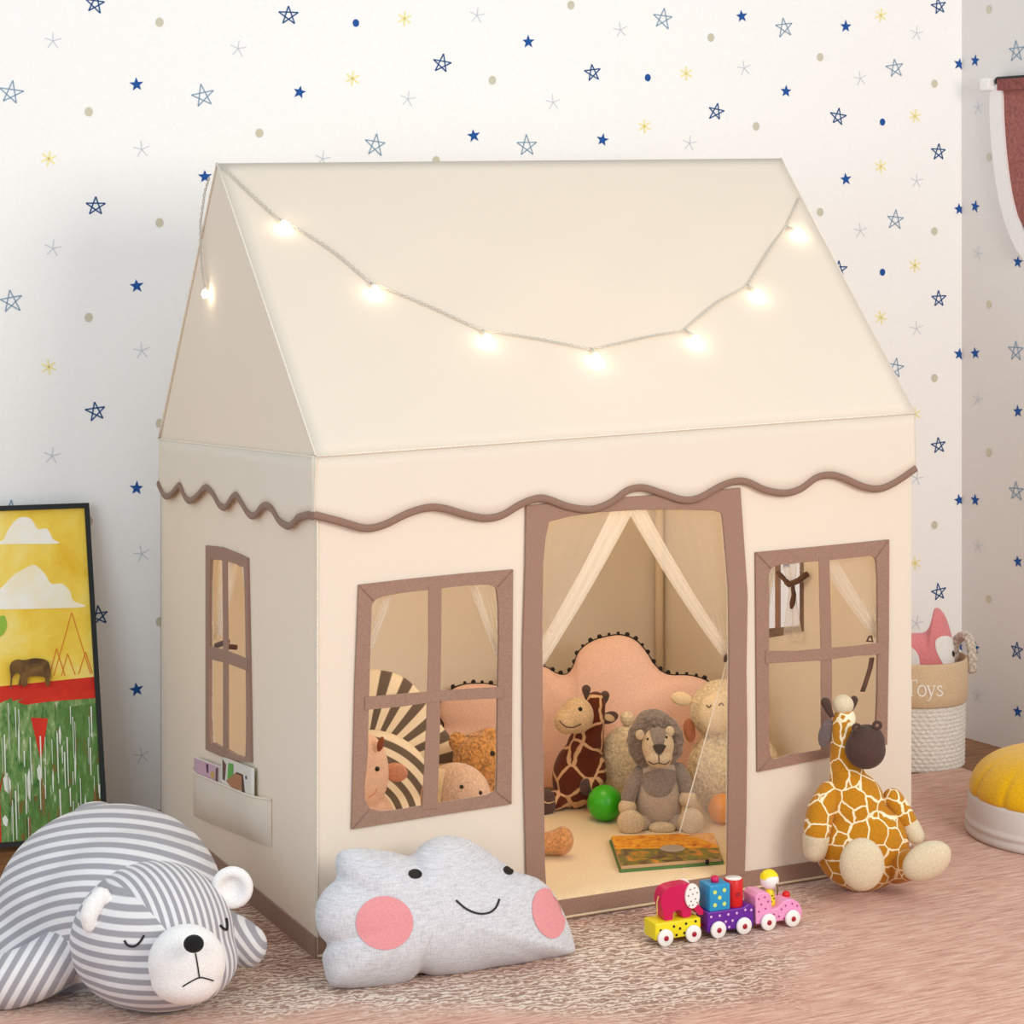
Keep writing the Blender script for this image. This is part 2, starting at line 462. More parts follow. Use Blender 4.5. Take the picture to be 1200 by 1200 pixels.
def make_wall(name, pl, u0, u1, top, mat, items, back):
    rng = random.Random(3)
    slab = withmat(box(pl.o, pl.u, -pl.n, UP, (u0, 0, -0.02), (u1, 0.06, top)), 0); parts = [slab]
    seen = []; rep = []
    def put(kind, u, z):
        if not (u0 + .02 < u < u1 and 0.03 < z < top - .03): return
        if any(abs(u - a) < .012 and abs(z - b) < .04 for a, b in seen): return
        seen.append((u, z)); rep.append((kind, u, z)); k, r = KIND[kind]
        rm = r * 0.00208
        v, f = [], []
        for p in motif(kind, rm, rng):
            n = len(v); v += [pl.p(min(u1, u + x), z + y, 0.0012) for x, y in p]; f.append(tuple(range(n, n + len(p))))
        parts.append((v, f, [k] * len(f)))
    first = [(k, *pl.uv(*q)) for k, l in items.items() for q in l]
    for k, u, z in first: put(k, u, z)
    for k, l in items.items():
        for px, py in l:
            sp = (236 - 0.068 * (px - 160)) if back else 172
            for m in range(-3, 6):
                if m and py + sp * m > -120: put(k, *pl.uv(px, py + sp * m))
    if not back:                                # the paper goes on along the wall towards the room
        per = 2 * (pl.uv(1193, 400)[0] - pl.uv(1143, 400)[0]); lim = pl.uv(1200, 400)[0] + .02; base = list(rep)
        for k, u, z in base:
            for m in (1, 2, 3, 4, 5, 6):
                if u + per * m > lim: put(k, u + per * m, z)
    o = mesh(name, join(*parts), [mat] + INK[1:], None, pl.p(0, 0), smooth=False); o['kind'] = 'structure'; return o
make_wall('wall_back', WB, -0.9, WB.len, 2.5, M_WALL, BACK, True)
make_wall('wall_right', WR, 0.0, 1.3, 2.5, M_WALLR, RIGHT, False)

def woodmat():
    t = NT('oak_floor'); b = t.bsdf(0.5, 0, 0.35); co = t.coords()
    gr = t.noise(t.coords((1.2, 14, 1)), 6, 5, 0.6, 0.6)
    c = t.ramp(gr, [(0.3, (116, 76, 46)), (0.55, (156, 110, 72)), (0.8, (186, 142, 100))])
    br = t.n('TexBrick'); br.inputs['Scale'].default_value = 1.0; br.inputs['Brick Width'].default_value = 1.1; br.inputs['Row Height'].default_value = 0.11
    br.inputs['Mortar Size'].default_value = 0.0015; br.inputs['Color1'].default_value = (1, 1, 1, 1); br.inputs['Color2'].default_value = (0.8, 0.78, 0.76, 1)
    br.inputs['Mortar'].default_value = (0.25, 0.2, 0.16, 1); t.l(co, br.inputs['Vector'])
    t.l(t.mix(1.0, c, br.outputs[0], 'MULTIPLY'), b.inputs['Base Color']); return t.m
M_WOOD = woodmat()
o = mesh('floor', box(V3((0, 0, 0)), V3((1, 0, 0)), V3((0, 1, 0)), UP, (-1.6, 0.6, -0.05), (4.6, 7.6, -0.008)), M_WOOD, smooth=False); o['kind'] = 'structure'
def rugmat():
    t = NT('woven_rug'); b = t.bsdf(0.95, 0.2, 0.1)
    co = t.coords((0.8, 1, 1), (0, 0, rad(14)))
    wv = t.n('TexWave'); wv.inputs['Scale'].default_value = 19; wv.inputs['Distortion'].default_value = 14; wv.inputs['Detail'].default_value = 3
    wv.inputs['Detail Scale'].default_value = 1.6; wv.inputs['Detail Roughness'].default_value = .6; wv.bands_direction = 'Y'; t.l(co, wv.inputs['Vector'])
    n1 = t.noise(co, 85, 3, .6, 1.2)
    w1 = t.math('ADD', t.math('MULTIPLY', wv.outputs['Fac'], .5), t.math('MULTIPLY', n1, .6))    # loose curly tufts
    w2 = t.noise(t.coords((0.1, 1, 1)), 130, 3, 0.6, 0.3)   # woven lines along the rug
    big = t.noise(t.coords((0.8, 1, 1)), 3.0, 3, 0.5, 0.6)
    pinkish = t.noise(t.coords((0.6, 1, 1)), 4.5, 2, 0.5, 0.4)
    tuft = t.ramp(w1, [(0.26, (142, 108, 90)), (0.42, (176, 140, 120)), (0.58, (208, 180, 162)), (0.76, (238, 224, 210))])
    tuft = t.mix(t.ramp(pinkish, [(.45, (0, 0, 0, 1)), (.65, (.7, .7, .7, 1))]), tuft, lin((226, 180, 164)), 'MULTIPLY')
    line = t.ramp(w2, [(0.3, (178, 122, 102)), (0.5, (214, 162, 140)), (0.7, (232, 196, 176))])
    tc = t.n('TexCoord')
    def dot(v):
        m = t.n('VectorMath', operation='DOT_PRODUCT'); t.l(tc.outputs['Object'], m.inputs[0]); m.inputs[1].default_value = v; return m.outputs['Value']
    o_ = V3((1, 3.5, 0))
    near = t.math('MULTIPLY', t.math('SUBTRACT', 4.12 - o_.dot(F), dot(tuple(F))), 3.2)          # tufts give way to plain weave
    side = t.math('MULTIPLY', t.math('SUBTRACT', dot(tuple(R)), .42 - o_.dot(R)), 2.2)
    m_ = t.math('ADD', t.math('MAXIMUM', near, side), t.math('MULTIPLY', t.math('SUBTRACT', big, .5), 1.6))
    msk = t.ramp(m_, [(0.1, (0, 0, 0, 1)), (0.6, (.92, .92, .92, 1))])
    t.l(t.mix(msk, tuft, line), b.inputs['Base Color'])
    t.bump(b, t.math('ADD', w1, t.math('MULTIPLY', w2, 0.6)), 0.4, 0.006); return t.m
edge = onfloor(1143, 897)
solo('rug', bevel(box(V3((0, 0, 0)), V3((1, 0, 0)), V3((0, 1, 0)), UP, (-1.5, 1.0, -0.008), (3.6, edge.y, 0.0)), 0.003, 2), rugmat(),
     'large pink and taupe woven rug under the play tent', 'rug', (1, 3.5, 0))

# ------------------------------------------------------------------ tent
TA = onfloor(371, 1123); 
TF = Plane(TA, TA + V3((1, 0, 0))); TX1 = TF.uv(1068, 1010)[0]
TL = Plane(TA, TA + V3((0, 1, 0))); TD = TL.uv(188.5, 961)[0]
B_FR = TF.p(TX1, 0); B_BL = TL.p(TD, 0)
TBk = Plane(B_BL, B_BL + V3((1, 0, 0)))
B_BR = TBk.p(TBk.uv(776, 887)[0], 0)
TR = Plane(B_FR, B_BR)
TR.n = -TR.n if TR.n.dot(V3((1, 0, 0))) < 0 else TR.n
TB = Plane(B_BL, B_BR); TB.n = V3((0, 1, 0))
TL.n = V3((-1, 0, 0))
tent = thing('play_tent', 'cream canvas playhouse tent with taupe scalloped trim and open front door', 'play tent', (TF.p(TX1 / 2, 0) + UP * 0))
def fuv(l): return [TF.uv(*q) for q in l]
def luv(l): return [TL.uv(*q) for q in l]
def loop2(pts, per=5): return [(q.x, q.y) for q in spline(pts, per, True)]
def straight(pts): return list(pts)
door_in = fuv([(640, 1058), (637, 1010), (635, 860), (634, 735), (635, 660), (638, 630), (642, 611), (665, 605), (700, 600), (750, 597), (800, 597), (835, 598), (844, 601), (848, 640), (852, 690), (853, 770), (852, 880), (851, 980), (850, 1027)])
door_out = fuv([(616, 1063), (614, 980), (611, 860), (611, 760), (614, 660), (615, 592), (680, 586), (760, 580), (820, 576), (866, 571), (870, 630), (874.5, 697), (873, 785), (874, 860), (873, 960), (871, 1024)])
wl_out = fuv([(411, 971), (415, 805), (419.5, 685), (480, 678), (545, 671.5), (600, 667), (599, 800), (598, 941.5), (510, 955)])
wl_in = fuv([(432, 947), (430, 880), (432, 790), (434, 725), (437, 704), (460, 696), (500, 691), (544, 686), (576, 686), (582, 700), (583.5, 740), (582, 820), (581, 912), (576, 929), (544, 936), (505, 942)])
wr_out = fuv([(886, 904), (885, 780), (884, 647), (960, 640), (1040.5, 632), (1040, 750), (1038, 872), (960, 889)])
wr_in = fuv([(902, 886), (900, 830), (899.5, 770), (900, 700), (902, 666), (930, 660), (960, 657), (1000, 653), (1022, 652), (1026, 665), (1027, 700), (1027, 795), (1025, 845), (1018, 868), (965, 878), (925, 884)])
ll_out = luv([(243.7, 878), (243.7, 760), (243.7, 639), (262, 641), (280, 648), (292.5, 654), (295, 775), (297, 893), (270, 890)])
ll_in = luv([(249, 862), (248, 760), (249, 662), (253, 656), (270, 658), (285, 664), (289, 674), (291, 780), (291, 878), (286, 886), (268, 878), (254, 870)])
eaveL, eaveR = TF.uv(368, 535), TF.uv(1070.5, 484)
EL = TF.p(0, eaveL[1]); ER = TF.p(TX1, eaveR[1])
eb = TL.uv(190.5, 515); EBL = TL.p(TD, eb[1])
rl = TL.uv(255, 193); RL_ = TL.p(*rl); rr = TR.uv(915, 187); RR_ = TR.p(*rr)
EBR = V3((B_BR.x, B_BR.y, EBL.z + 0.02))
t3 = lambda pl, base=0.0: (lambda x, y, o: pl.p(x, y, base - o))
fw = plate([[(0.0, 0.0), (TX1, 0.0), (TX1, eaveR[1]), (0.0, eaveL[1])], loop2(door_in, 3), loop2(wl_in, 4), loop2(wr_in, 4)], t3(TF), 0.0025)
mesh('front_wall', fw, M_TENT, tent, smooth=False)
lw = plate([[(0.0, 0.0), (TD, 0.0), (TD, eb[1]), (rl[0], rl[1] - .004), (0.0, eaveL[1])], loop2(ll_in, 4)], t3(TL), 0.0025)
mesh('left_wall', lw, M_TENT, tent, smooth=False)
rwin_o = [TR.uv(*q) for q in [(878, 752), (878, 622), (943, 612), (943, 740)]]
rwin_i = [TR.uv(*q) for q in [(884, 738), (884, 640), (938, 628), (938, 733)]]
LR = TR.len
rw = plate([[(0.0, 0.0), (LR, 0.0), (LR, EBR.z), (rr[0], rr[1] - .004), (0.0, eaveR[1])], rwin_i], t3(TR), 0.0025)
mesh('right_wall', rw, M_TENT, tent, smooth=False)
mesh('back_wall', plate([[(0.0, 0.0), (TB.len, 0.0), (TB.len, EBR.z), (0.0, EBL.z)]], t3(TB), 0.0025), M_TENT, tent, smooth=False)
# roof: two slopes with a little slack in the cloth
def slope(a, b, c, d, n=(44, 28), sag=0.012, th=0.003):
    v = []; nx, ny = n; nrm = (b - a).cross(d - a).normalized()
    if nrm.z < 0: nrm = -nrm
    for k in (0, th):
        for j in range(ny + 1):
            for i in range(nx + 1):
                s, t = i / nx, j / ny
                p = (a.lerp(b, s)).lerp(d.lerp(c, s), t)
                w = 16 * s * (1 - s) * t * (1 - t)
                wr = 0.0025 * sin(9 * s + 5 * t) * sin(11 * t + 2 * s) + 0.002 * sin(23 * s - 14 * t)
                v.append(p + nrm * (0.004 - sag * w + wr * w - k))
    f = []; N = (nx + 1) * (ny + 1)
    for j in range(ny):
        for i in range(nx):
            q = (j * (nx + 1) + i, j * (nx + 1) + i + 1, (j + 1) * (nx + 1) + i + 1, (j + 1) * (nx + 1) + i)
            f.append(q); f.append(tuple(N + x for x in reversed(q)))
    ring = [i for i in range(nx)] + [nx + j * (nx + 1) for j in range(ny)] + [ny * (nx + 1) + nx - i for i in range(nx)] + [(ny - j) * (nx + 1) for j in range(ny)]
    for a_, b_ in zip(ring, ring[1:] + ring[:1]): f.append((a_, b_, b_ + N, a_ + N))
    return fixn((v, f))
out = 0.006
fr_slope = slope(EL + V3((-.004, -out, 0)), ER + V3((.004, -out, 0)), RR_, RL_)
bk_slope = slope(EBR + V3((0, out, 0)), EBL + V3((0, out, 0)), RL_, RR_)
mesh('roof', join(fr_slope, bk_slope), M_TENT, tent)
ROOF = bvh(fr_slope)
# bound seams along the gable edges
seam = lambda a, b, r: tube([a.lerp(b, i / 14) for i in range(15)], r, 8)
mesh('seam_piping', join(seam(EL + V3((-.004, -.006, .003)), RL_ + V3((-.002, 0, .004)), 0.002), seam(EBL + V3((-.004, .006, 0)), RL_ + V3((-.002, 0, .004)), 0.002),
     seam(ER + V3((.004, -.006, .003)), RR_ + V3((0, 0, .004)), 0.002), seam(EL + V3((-.004, -.009, .001)), ER + V3((.004, -.009, .001)), 0.0018),
     seam(EL + V3((-.006, -.004, 0)), EBL + V3((-.006, 0, 0)), 0.0018), seam(TF.p(0, 0, .003), EL + V3((0, -.003, 0)), 0.0018)), fabric('cream_seam', (240, 230, 214)), tent)
# valance with scalloped edge
sc_f = [(368, 603), (394.7, 610), (425, 618), (448, 614), (475, 601), (498, 594), (517, 595), (544, 602.7), (567, 606.5), (586, 602.7), (605.5, 591), (621, 584.6), (636, 583.5), (663, 593), (690, 596), (713, 587.6), (732, 574), (751, 571), (774, 578), (797, 585), (816, 582.6), (839, 570), (858.5, 563.4), (874, 564.6), (893, 573.4), (916, 577), (935, 572), (954, 559), (970, 556), (985, 559.6), (1008, 569.6), (1027, 572), (1046, 564.6), (1070, 548)]
sc_l = [(190.5, 566), (197, 580), (205, 580), (212.6, 572), (217, 569), (222, 581.6), (228, 586.5), (237.5, 580), (247, 571), (255, 578), (262, 591), (270, 594), (278, 583.5), (283.5, 580), (289, 589), (297, 602), (304.6, 603.4), (312, 595), (319, 592), (325.6, 597), (333, 610), (343, 616), (350.6, 612), (356, 606.5), (368, 603)]
def valance(pl, pts, z0, z1, u_end, name):
    sp = [(q.x, q.y) for q in spline([pl.uv(*q) for q in pts], 6)]
    if sp[0][0] < sp[-1][0]: sp = [(-.0125, sp[0][1])] + sp
    else: sp = sp + [(-.0125, sp[-1][1])]
    v, f = [], []
    nv = 5
    for u, z in sp:
        t = min(1, max(0, u / u_end)); top = z0 + (z1 - z0) * t
        for k in range(nv + 1):
            w = k / nv; v.append(pl.p(u, top + (z - top) * w, 0.007 + 0.004 * w + 0.0012 * w * sin(u * 31)))
    n = len(v); v += [p - pl.n * 0.002 for p in v[:n]]; m = nv + 1
    for i in range(len(sp) - 1):
        for k in range(nv):
            q = (i * m + k, (i + 1) * m + k, (i + 1) * m + k + 1, i * m + k + 1); f.append(q); f.append(tuple(n + x for x in reversed(q)))
    ring = [i * m for i in range(len(sp))] + [(len(sp) - 1) * m + k for k in range(1, m)] + [i * m + nv for i in range(len(sp) - 2, -1, -1)] + [k for k in range(nv - 1, 0, -1)]
    for a_, b_ in zip(ring, ring[1:] + ring[:1]): f.append((a_, b_, b_ + n, a_ + n))
    val = mesh('valance', fixn((v, f)), M_TENT, tent)
    # flat binding on the edge
    v, f = [], []
    for i, (u, z) in enumerate(sp):
        a, b = sp[max(0, i - 1)], sp[min(len(sp) - 1, i + 1)]; d = V3((b[0] - a[0], b[1] - a[1], 0)).normalized(); nx, nz = -d.y, d.x
        off = 0.0125 + 0.0012 * sin(u * 31)
        for s, o_ in ((1, 0), (0.55, .0022), (-0.55, .0022), (-1, 0), (-0.6, -.004), (0.6, -.004)):
            v.append(pl.p(u + nx * 0.0075 * s, z + nz * 0.0075 * s, off + o_))
    for i in range(len(sp) - 1):
        for k in range(6): f.append((i * 6 + k, i * 6 + (k + 1) % 6, (i + 1) * 6 + (k + 1) % 6, (i + 1) * 6 + k))
    f += [tuple(range(6)), tuple(range(len(v) - 6, len(v)))]
    mesh('scalloped_binding', fixn((v, f)), M_DTRIM, val)
valance(TF, sc_f, eaveL[1], eaveR[1], TX1, 'front')
valance(TL, sc_l, eaveL[1], eb[1], TD, 'left')
# base band
BH = 0.041
mesh('base_band', join(plate([[(-.004, 0.0), (TX1 + .004, 0.0), (TX1 + .004, BH), (-.004, BH)]], t3(TF, .0045), .004),
     plate([[(-.004, 0.0), (TD, 0.0), (TD, BH), (-.004, BH)]], t3(TL, .0045), .004),
     plate([[(0.0, 0.0), (LR, 0.0), (LR, BH), (0.0, BH)]], t3(TR, .0045), .004)), M_TRIM, tent, smooth=False)
mesh('base_piping', join(tube([TF.p(TX1 * i / 10, 0.006, .007) for i in range(11)], .0028, 8)), fabric('cream_piping', (226, 205, 172)), tent)
# frames
def ring_frame(pl, outer, inner, name, per_o=1, off=0.005, mat=M_TRIM, parent=tent):
    oc = [(q.x, q.y) for q in spline(outer, 4, True)] if per_o > 1 else outer
    return mesh(name, plate([oc, inner], t3(pl, off), .004), mat, parent, smooth=False)
dmid = TF.uv(745, 800)
def frame_strip(pl, outer, inner, name, off=0.005, mat=M_TRIM, closed=True):    # padded binding between matching outer and inner lines
    n = 96; 
    def resample(l):
        pts = l + ([l[0]] if closed else []); d = [0]
        for a, b in zip(pts, pts[1:]): d.append(d[-1] + sqrt((a[0] - b[0]) ** 2 + (a[1] - b[1]) ** 2))
        r = []; 
        for i in range(n + (0 if closed else 1)):
            t = d[-1] * i / n; k = max(j for j in range(len(d)) if d[j] <= t + 1e-9); k = min(k, len(pts) - 2)
            w = (t - d[k]) / max(1e-9, d[k + 1] - d[k]); r.append((pts[k][0] * (1 - w) + pts[k + 1][0] * w, pts[k][1] * (1 - w) + pts[k + 1][1] * w))
        return r
    return resample(outer), resample(inner)
dfr = plate([door_out + [TF.uv(850, 1030), *reversed(door_in[1:-1]), TF.uv(640, 1061)]], t3(TF, .0075), .0065)
mesh('door_frame', bevel(dfr, .0018, 2), M_TRIM, tent, smooth=False)
def window(pl, outer, inner, vbar, hbar):
    w = mesh('window_frame', bevel(plate([outer, loop2(inner, 4)], t3(pl, .006), .0075), .0015, 2), M_TRIM, tent, smooth=False)
    for k, b in enumerate((vbar, hbar)):
        mesh('window_bar', bevel(plate([b], t3(pl, .0073 + .0012 * k), .003), .0008, 1), M_TRIM, w, smooth=False)
    return w
window(TF, wl_out, wl_in, fuv([(493, 948), (498, 850), (500.5, 760), (500.5, 686), (516, 684), (515.5, 760), (514, 860), (511, 946)]),
       fuv([(426, 831), (470, 827), (510, 821), (550, 819), (588, 817), (588, 804), (550, 806), (510, 809), (470, 812), (426, 816)]))
window(TF, wr_out, wr_in, fuv([(960, 884), (960, 770), (957.5, 652), (970, 651), (973, 770), (973.5, 882)]),
       fuv([(895, 777), (930, 775), (965, 773), (1000, 768), (1032, 766), (1032, 752), (1000, 756), (965, 759), (930, 762), (895, 762)]))
window(TL, ll_out, ll_in, luv([(265, 880), (265, 760), (264, 654), (269.5, 655), (270.5, 760), (271, 882)]),
       luv([(245, 771), (270, 777), (294, 786), (294, 771.5), (270, 762), (245, 755)]))
def mitre(pl, pairs, par):
    for a, b in pairs: mesh('mitre_seam', tube([pl.at(*a, .0062), pl.at((a[0] + b[0]) / 2, (a[1] + b[1]) / 2, .0066), pl.at(*b, .0062)], .0011, 6), M_DTRIM, par)
fr_ = [o for o in bpy.data.objects if o.name.startswith('window_frame')]
mitre(TF, [((420, 686), (437, 704)), ((599, 668), (581, 688)), ((597, 940), (580, 927)), ((412, 970), (432, 947))], fr_[0])
mitre(TF, [((885, 648), (902, 666)), ((1039, 633), (1024, 654)), ((887, 903), (902, 886))], fr_[1])
wf = mesh('window_frame', plate([rwin_o, rwin_i], t3(TR, .006), .0085), M_TRIM, tent, smooth=False)
bx = [TR.uv(*q) for q in [(909, 742), (909, 632), (913, 631), (913, 741)]]
mesh('window_bar', plate([bx], t3(TR, .005), .007), M_TRIM, wf, smooth=False)
# corner poles inside the cloth
M_POLE = plain('pale_tube', (222, 205, 178), 0.5)
for a, b in ((B_BR + V3((-.02, -.02, 0)), EBR + V3((-.02, -.02, -.01))), (B_BL + V3((.02, -.02, 0)), EBL + V3((.02, -.02, -.01)))):
    mesh('pole', tube([a, a.lerp(b, .5), b], .011, 12), M_POLE, tent)
# curtains: sheer drop + gathered inner edge, tied to the side
def curtain(pl, top0, top1, tie, hang=None, depth_in=0.02, w_tie=7, folds=7, tie_mat=None, edge_w=20):
    """top0 = outer top corner, top1 = inner top corner (pixels on plane pl); tie = pixel where it is tied"""
    n, m = 28, 14; v, f = [], []
    for j in range(m + 1):
        t = j / m
        for i in range(n + 1):
            s = i / n
            a = (top0[0] + (top1[0] - top0[0]) * s, top0[1] + (top1[1] - top0[1]) * s)
            b = (tie[0] + w_tie * (s - .5) * (1 if top1[0] > top0[0] else -1), tie[1] + 6 * (s - .5) * -1)
            bow = 4 * t * (1 - t) * 0.06
            x = a[0] + (b[0] - a[0]) * t; y = a[1] + (b[1] - a[1]) * t + bow * abs(top1[0] - top0[0]) * s
            off = -(depth_in + 0.010 * sin(s * folds * 2 * pi) * (0.5 + t * .2))
            v.append(pl.at(x, y, off))
    for j in range(m):
        for i in range(n): f.append((j * (n + 1) + i, j * (n + 1) + i + 1, (j + 1) * (n + 1) + i + 1, (j + 1) * (n + 1) + i))
    c = mesh('curtain', (v, f), M_SHEER, tent, label='sheer white tied-back curtain')
    # gathered leading edge
    v, f = [], []; n2 = 10
    dx, dy = tie[0] - top1[0], tie[1] - top1[1]; L = sqrt(dx * dx + dy * dy); nx, ny = -dy / L, dx / L
    if nx * (top0[0] - top1[0]) + ny * 0 < 0: nx, ny = -nx, -ny
    for j in range(m + 1):
        t = j / m; bow = 4 * t * (1 - t) * 0.06 * abs(top1[0] - top0[0])
        for i in range(n2 + 1):
            s = i / n2; w = edge_w * (1 - 0.35 * t) * (s - 0.15)
            v.append(pl.at(top1[0] + dx * t + nx * w, top1[1] + dy * t + bow + ny * w, -(depth_in + .004 + .008 * sin(s * 5 * pi))))
    for j in range(m):
        for i in range(n2): f.append((j * (n2 + 1) + i, j * (n2 + 1) + i + 1, (j + 1) * (n2 + 1) + i + 1, (j + 1) * (n2 + 1) + i))
    mesh('gathered_edge', (v, f), M_GATHER, c)
    if hang:
        v, f = [], []
        for j in range(m + 1):
            t = j / m
            for i in range(n + 1):
                s = i / n
                x = tie[0] + (hang[0][0] + (hang[1][0] - hang[0][0]) * s - tie[0]) * t
                y = tie[1] + (hang[0][1] + (hang[1][1] - hang[0][1]) * s - tie[1]) * t
                v.append(pl.at(x, y, -(depth_in + .012 * sin(s * 4 * pi) * t + .05 * t * s)))
        for j in range(m):
            for i in range(n): f.append((j * (n + 1) + i, j * (n + 1) + i + 1, (j + 1) * (n + 1) + i + 1, (j + 1) * (n + 1) + i))
        mesh('curtain_tail', (v, f), M_SHEER, c)
        ed = [v[j * (n + 1) + (n if abs(hang[1][0] - tie[0]) > abs(hang[0][0] - tie[0]) else 0)] for j in range(m + 1)]
        mesh('hem', tube(ed, .0015, 6), M_GATHER, c)
    if tie_mat:
        mesh('tie_ribbon', tube([pl.at(tie[0] - 3, tie[1] - 4, -.012), pl.at(tie[0], tie[1] + 1, -.03), pl.at(tie[0] + 3, tie[1] - 3, -.012)], .006, 8), tie_mat, c)
    return c
M_RIB = fabric('brown_ribbon', (104, 76, 64), 300)
curtain(TF, (632, 598), (748, 594), (628, 800), None, .02, edge_w=24)
curtain(TF, (856, 592), (742, 594), (858, 775), [(868, 1000), (816, 985)], .02, tie_mat=M_RIB, edge_w=20)
curtain(TF, (424, 690), (468, 690), (424, 800), None, .02, edge_w=9)
curtain(TF, (592, 680), (556, 684), (600, 800), None, .02, edge_w=9)
curtain(TF, (1036, 648), (966, 652), (1036, 752), None, .02, edge_w=20)
c = curtain(TL, (292, 654), (272, 654), (291, 745), None, .02, edge_w=6)
curtain(TL, (247, 652), (264, 652), (246, 748), None, .02, edge_w=6)
mesh('tie_ribbon', tube([TL.at(248, 757, -.01), TL.at(254, 753, -.025), TL.at(259, 758, -.012), TL.at(262, 760, -.03)], .006, 8), M_RIB, c)
c = curtain(TR, (876, 632), (908, 632), (880, 735), None, -.03, edge_w=10)
def strap(pl, pts, w, off): 
    v, f = [], []
    for i, (x, y) in enumerate(pts):
        v += [pl.at(x - w / 2, y, off), pl.at(x + w / 2, y, off), pl.at(x + w / 2, y, off - .003), pl.at(x - w / 2, y, off - .003)]
    for i in range(len(pts) - 1):
        for k in range(4): f.append((i * 4 + k, i * 4 + (k + 1) % 4, i * 4 + 4 + (k + 1) % 4, i * 4 + 4 + k))
    f += [(0, 1, 2, 3), tuple(range(len(v) - 4, len(v)))]
    return fixn((v, f))
mesh('tie_strap', strap(TF, [(1026, 772), (1024, 784), (1019, 800), (1015, 812)], 5, -.012), M_RIB, tent)
mesh('tie_loop', tube([TF.at(1023, 747, -.014), TF.at(1027, 747, -.02), TF.at(1027, 753, -.014), TF.at(1022, 753, -.02)], .0025, 8, True), M_RIB, tent)
tr_in = -.012
TRin = Plane(B_FR, B_BR)
mesh('tie_bow', join(tube([TR.at(951, 672, tr_in), TR.at(944, 680, tr_in * 2), TR.at(934, 684, tr_in * 2), TR.at(931, 681, tr_in * 2)], .007, 8),
     tube([TR.at(938, 684, tr_in * 2), TR.at(940, 696, tr_in * 2), TR.at(938, 706, tr_in * 2), TR.at(937, 712, tr_in * 2)], [.004, .006, .007, .004], 8),
     tube([TR.at(934, 683, tr_in * 2), TR.at(927, 676, tr_in * 2), TR.at(921, 670, tr_in * 2)], .006, 8)), M_RIB, tent)
v, f = [], []
for i in range(13):
    s = i / 12
    for j in range(9):
        t = j / 8
        x0, x1 = (918 + 26 * s, 934 + 4 * s); x2 = 925 + 24 * s
        x = x0 + (x1 - x0) * min(1, t * 2) if t < .5 else x1 + (x2 - x1) * (t - .5) * 2
        v.append(TR.at(x, 632 + 118 * t, -.02 - .006 * sin(s * 4 * pi)))
for i in range(12):
    for j in range(8): f.append((i * 9 + j, i * 9 + j + 1, i * 9 + j + 10, i * 9 + j + 9))
mesh('curtain', (v, f), sheer('draped_voile', .45), tent, label='sheer white tied-back curtain')
# pocket on the left wall
pk = luv([(238, 905), (306, 930), (306, 985), (238, 960)])
def pkq(x, y, o): return TL.at(x, y, o)
pkv = []
for i in range(13):
    t_ = i / 12; x_ = 227 + 92 * t_; bul = .002 + .021 * min(1, 8 * t_, 8 * (1 - t_))
    for j, ff in enumerate((1, 1, .9, .15)):
        yy = 900 + 37 * t_ + (0, 20, 40, 56)[j]; pkv.append(pkq(x_, yy, bul * ff))
pkf = [(i * 4 + j, i * 4 + j + 1, i * 4 + j + 5, i * 4 + j + 4) for i in range(12) for j in range(3)]
mesh('book_pocket', (pkv, pkf), M_TENT, tent)
mesh('pocket_hem', tube([pkv[i * 4] for i in range(13)], .0022, 8), M_TENT, tent)
# padded mat inside
MH = 0.03
def mat_shape():
    nx, ny = 36, 26; v, f = [], []
    x0, x1, y0, y1 = TA.x + .03, TA.x + TX1 - .03, TA.y + .022, TA.y + TD - .06
    for j in range(ny + 1):
        for i in range(nx + 1):
            s, t = i / nx, j / ny; e = min(1, min(s * nx, (1 - s) * nx, t * ny, (1 - t) * ny) / 1.0)
            v.append(V3((x0 + (x1 - x0) * s, y0 + (y1 - y0) * t, MH * (0.55 + .45 * e))))
    n = len(v); v += [V3((p.x, p.y, 0.002)) for p in v]
    for j in range(ny):
        for i in range(nx):
            q = (j * (nx + 1) + i, j * (nx + 1) + i + 1, (j + 1) * (nx + 1) + i + 1, (j + 1) * (nx + 1) + i); f.append(q); f.append(tuple(n + k for k in reversed(q)))
    ring = [i for i in range(nx)] + [nx + j * (nx + 1) for j in range(ny)] + [ny * (nx + 1) + nx - i for i in range(nx)] + [(ny - j) * (nx + 1) for j in range(ny)]
    for a_, b_ in zip(ring, ring[1:] + ring[:1]): f.append((a_, b_, b_ + n, a_ + n))
    return fixn((v, f))
matv = mat_shape()
mt = solo('floor_mat', matv, fabric('cream_quilt', (240, 218, 182), 250, .3, .05, .1, 4, 12), 'padded cream mat covering the floor inside the tent', 'mat', TF.p(TX1 / 2, 0) + V3((0, .5, 0.002)))

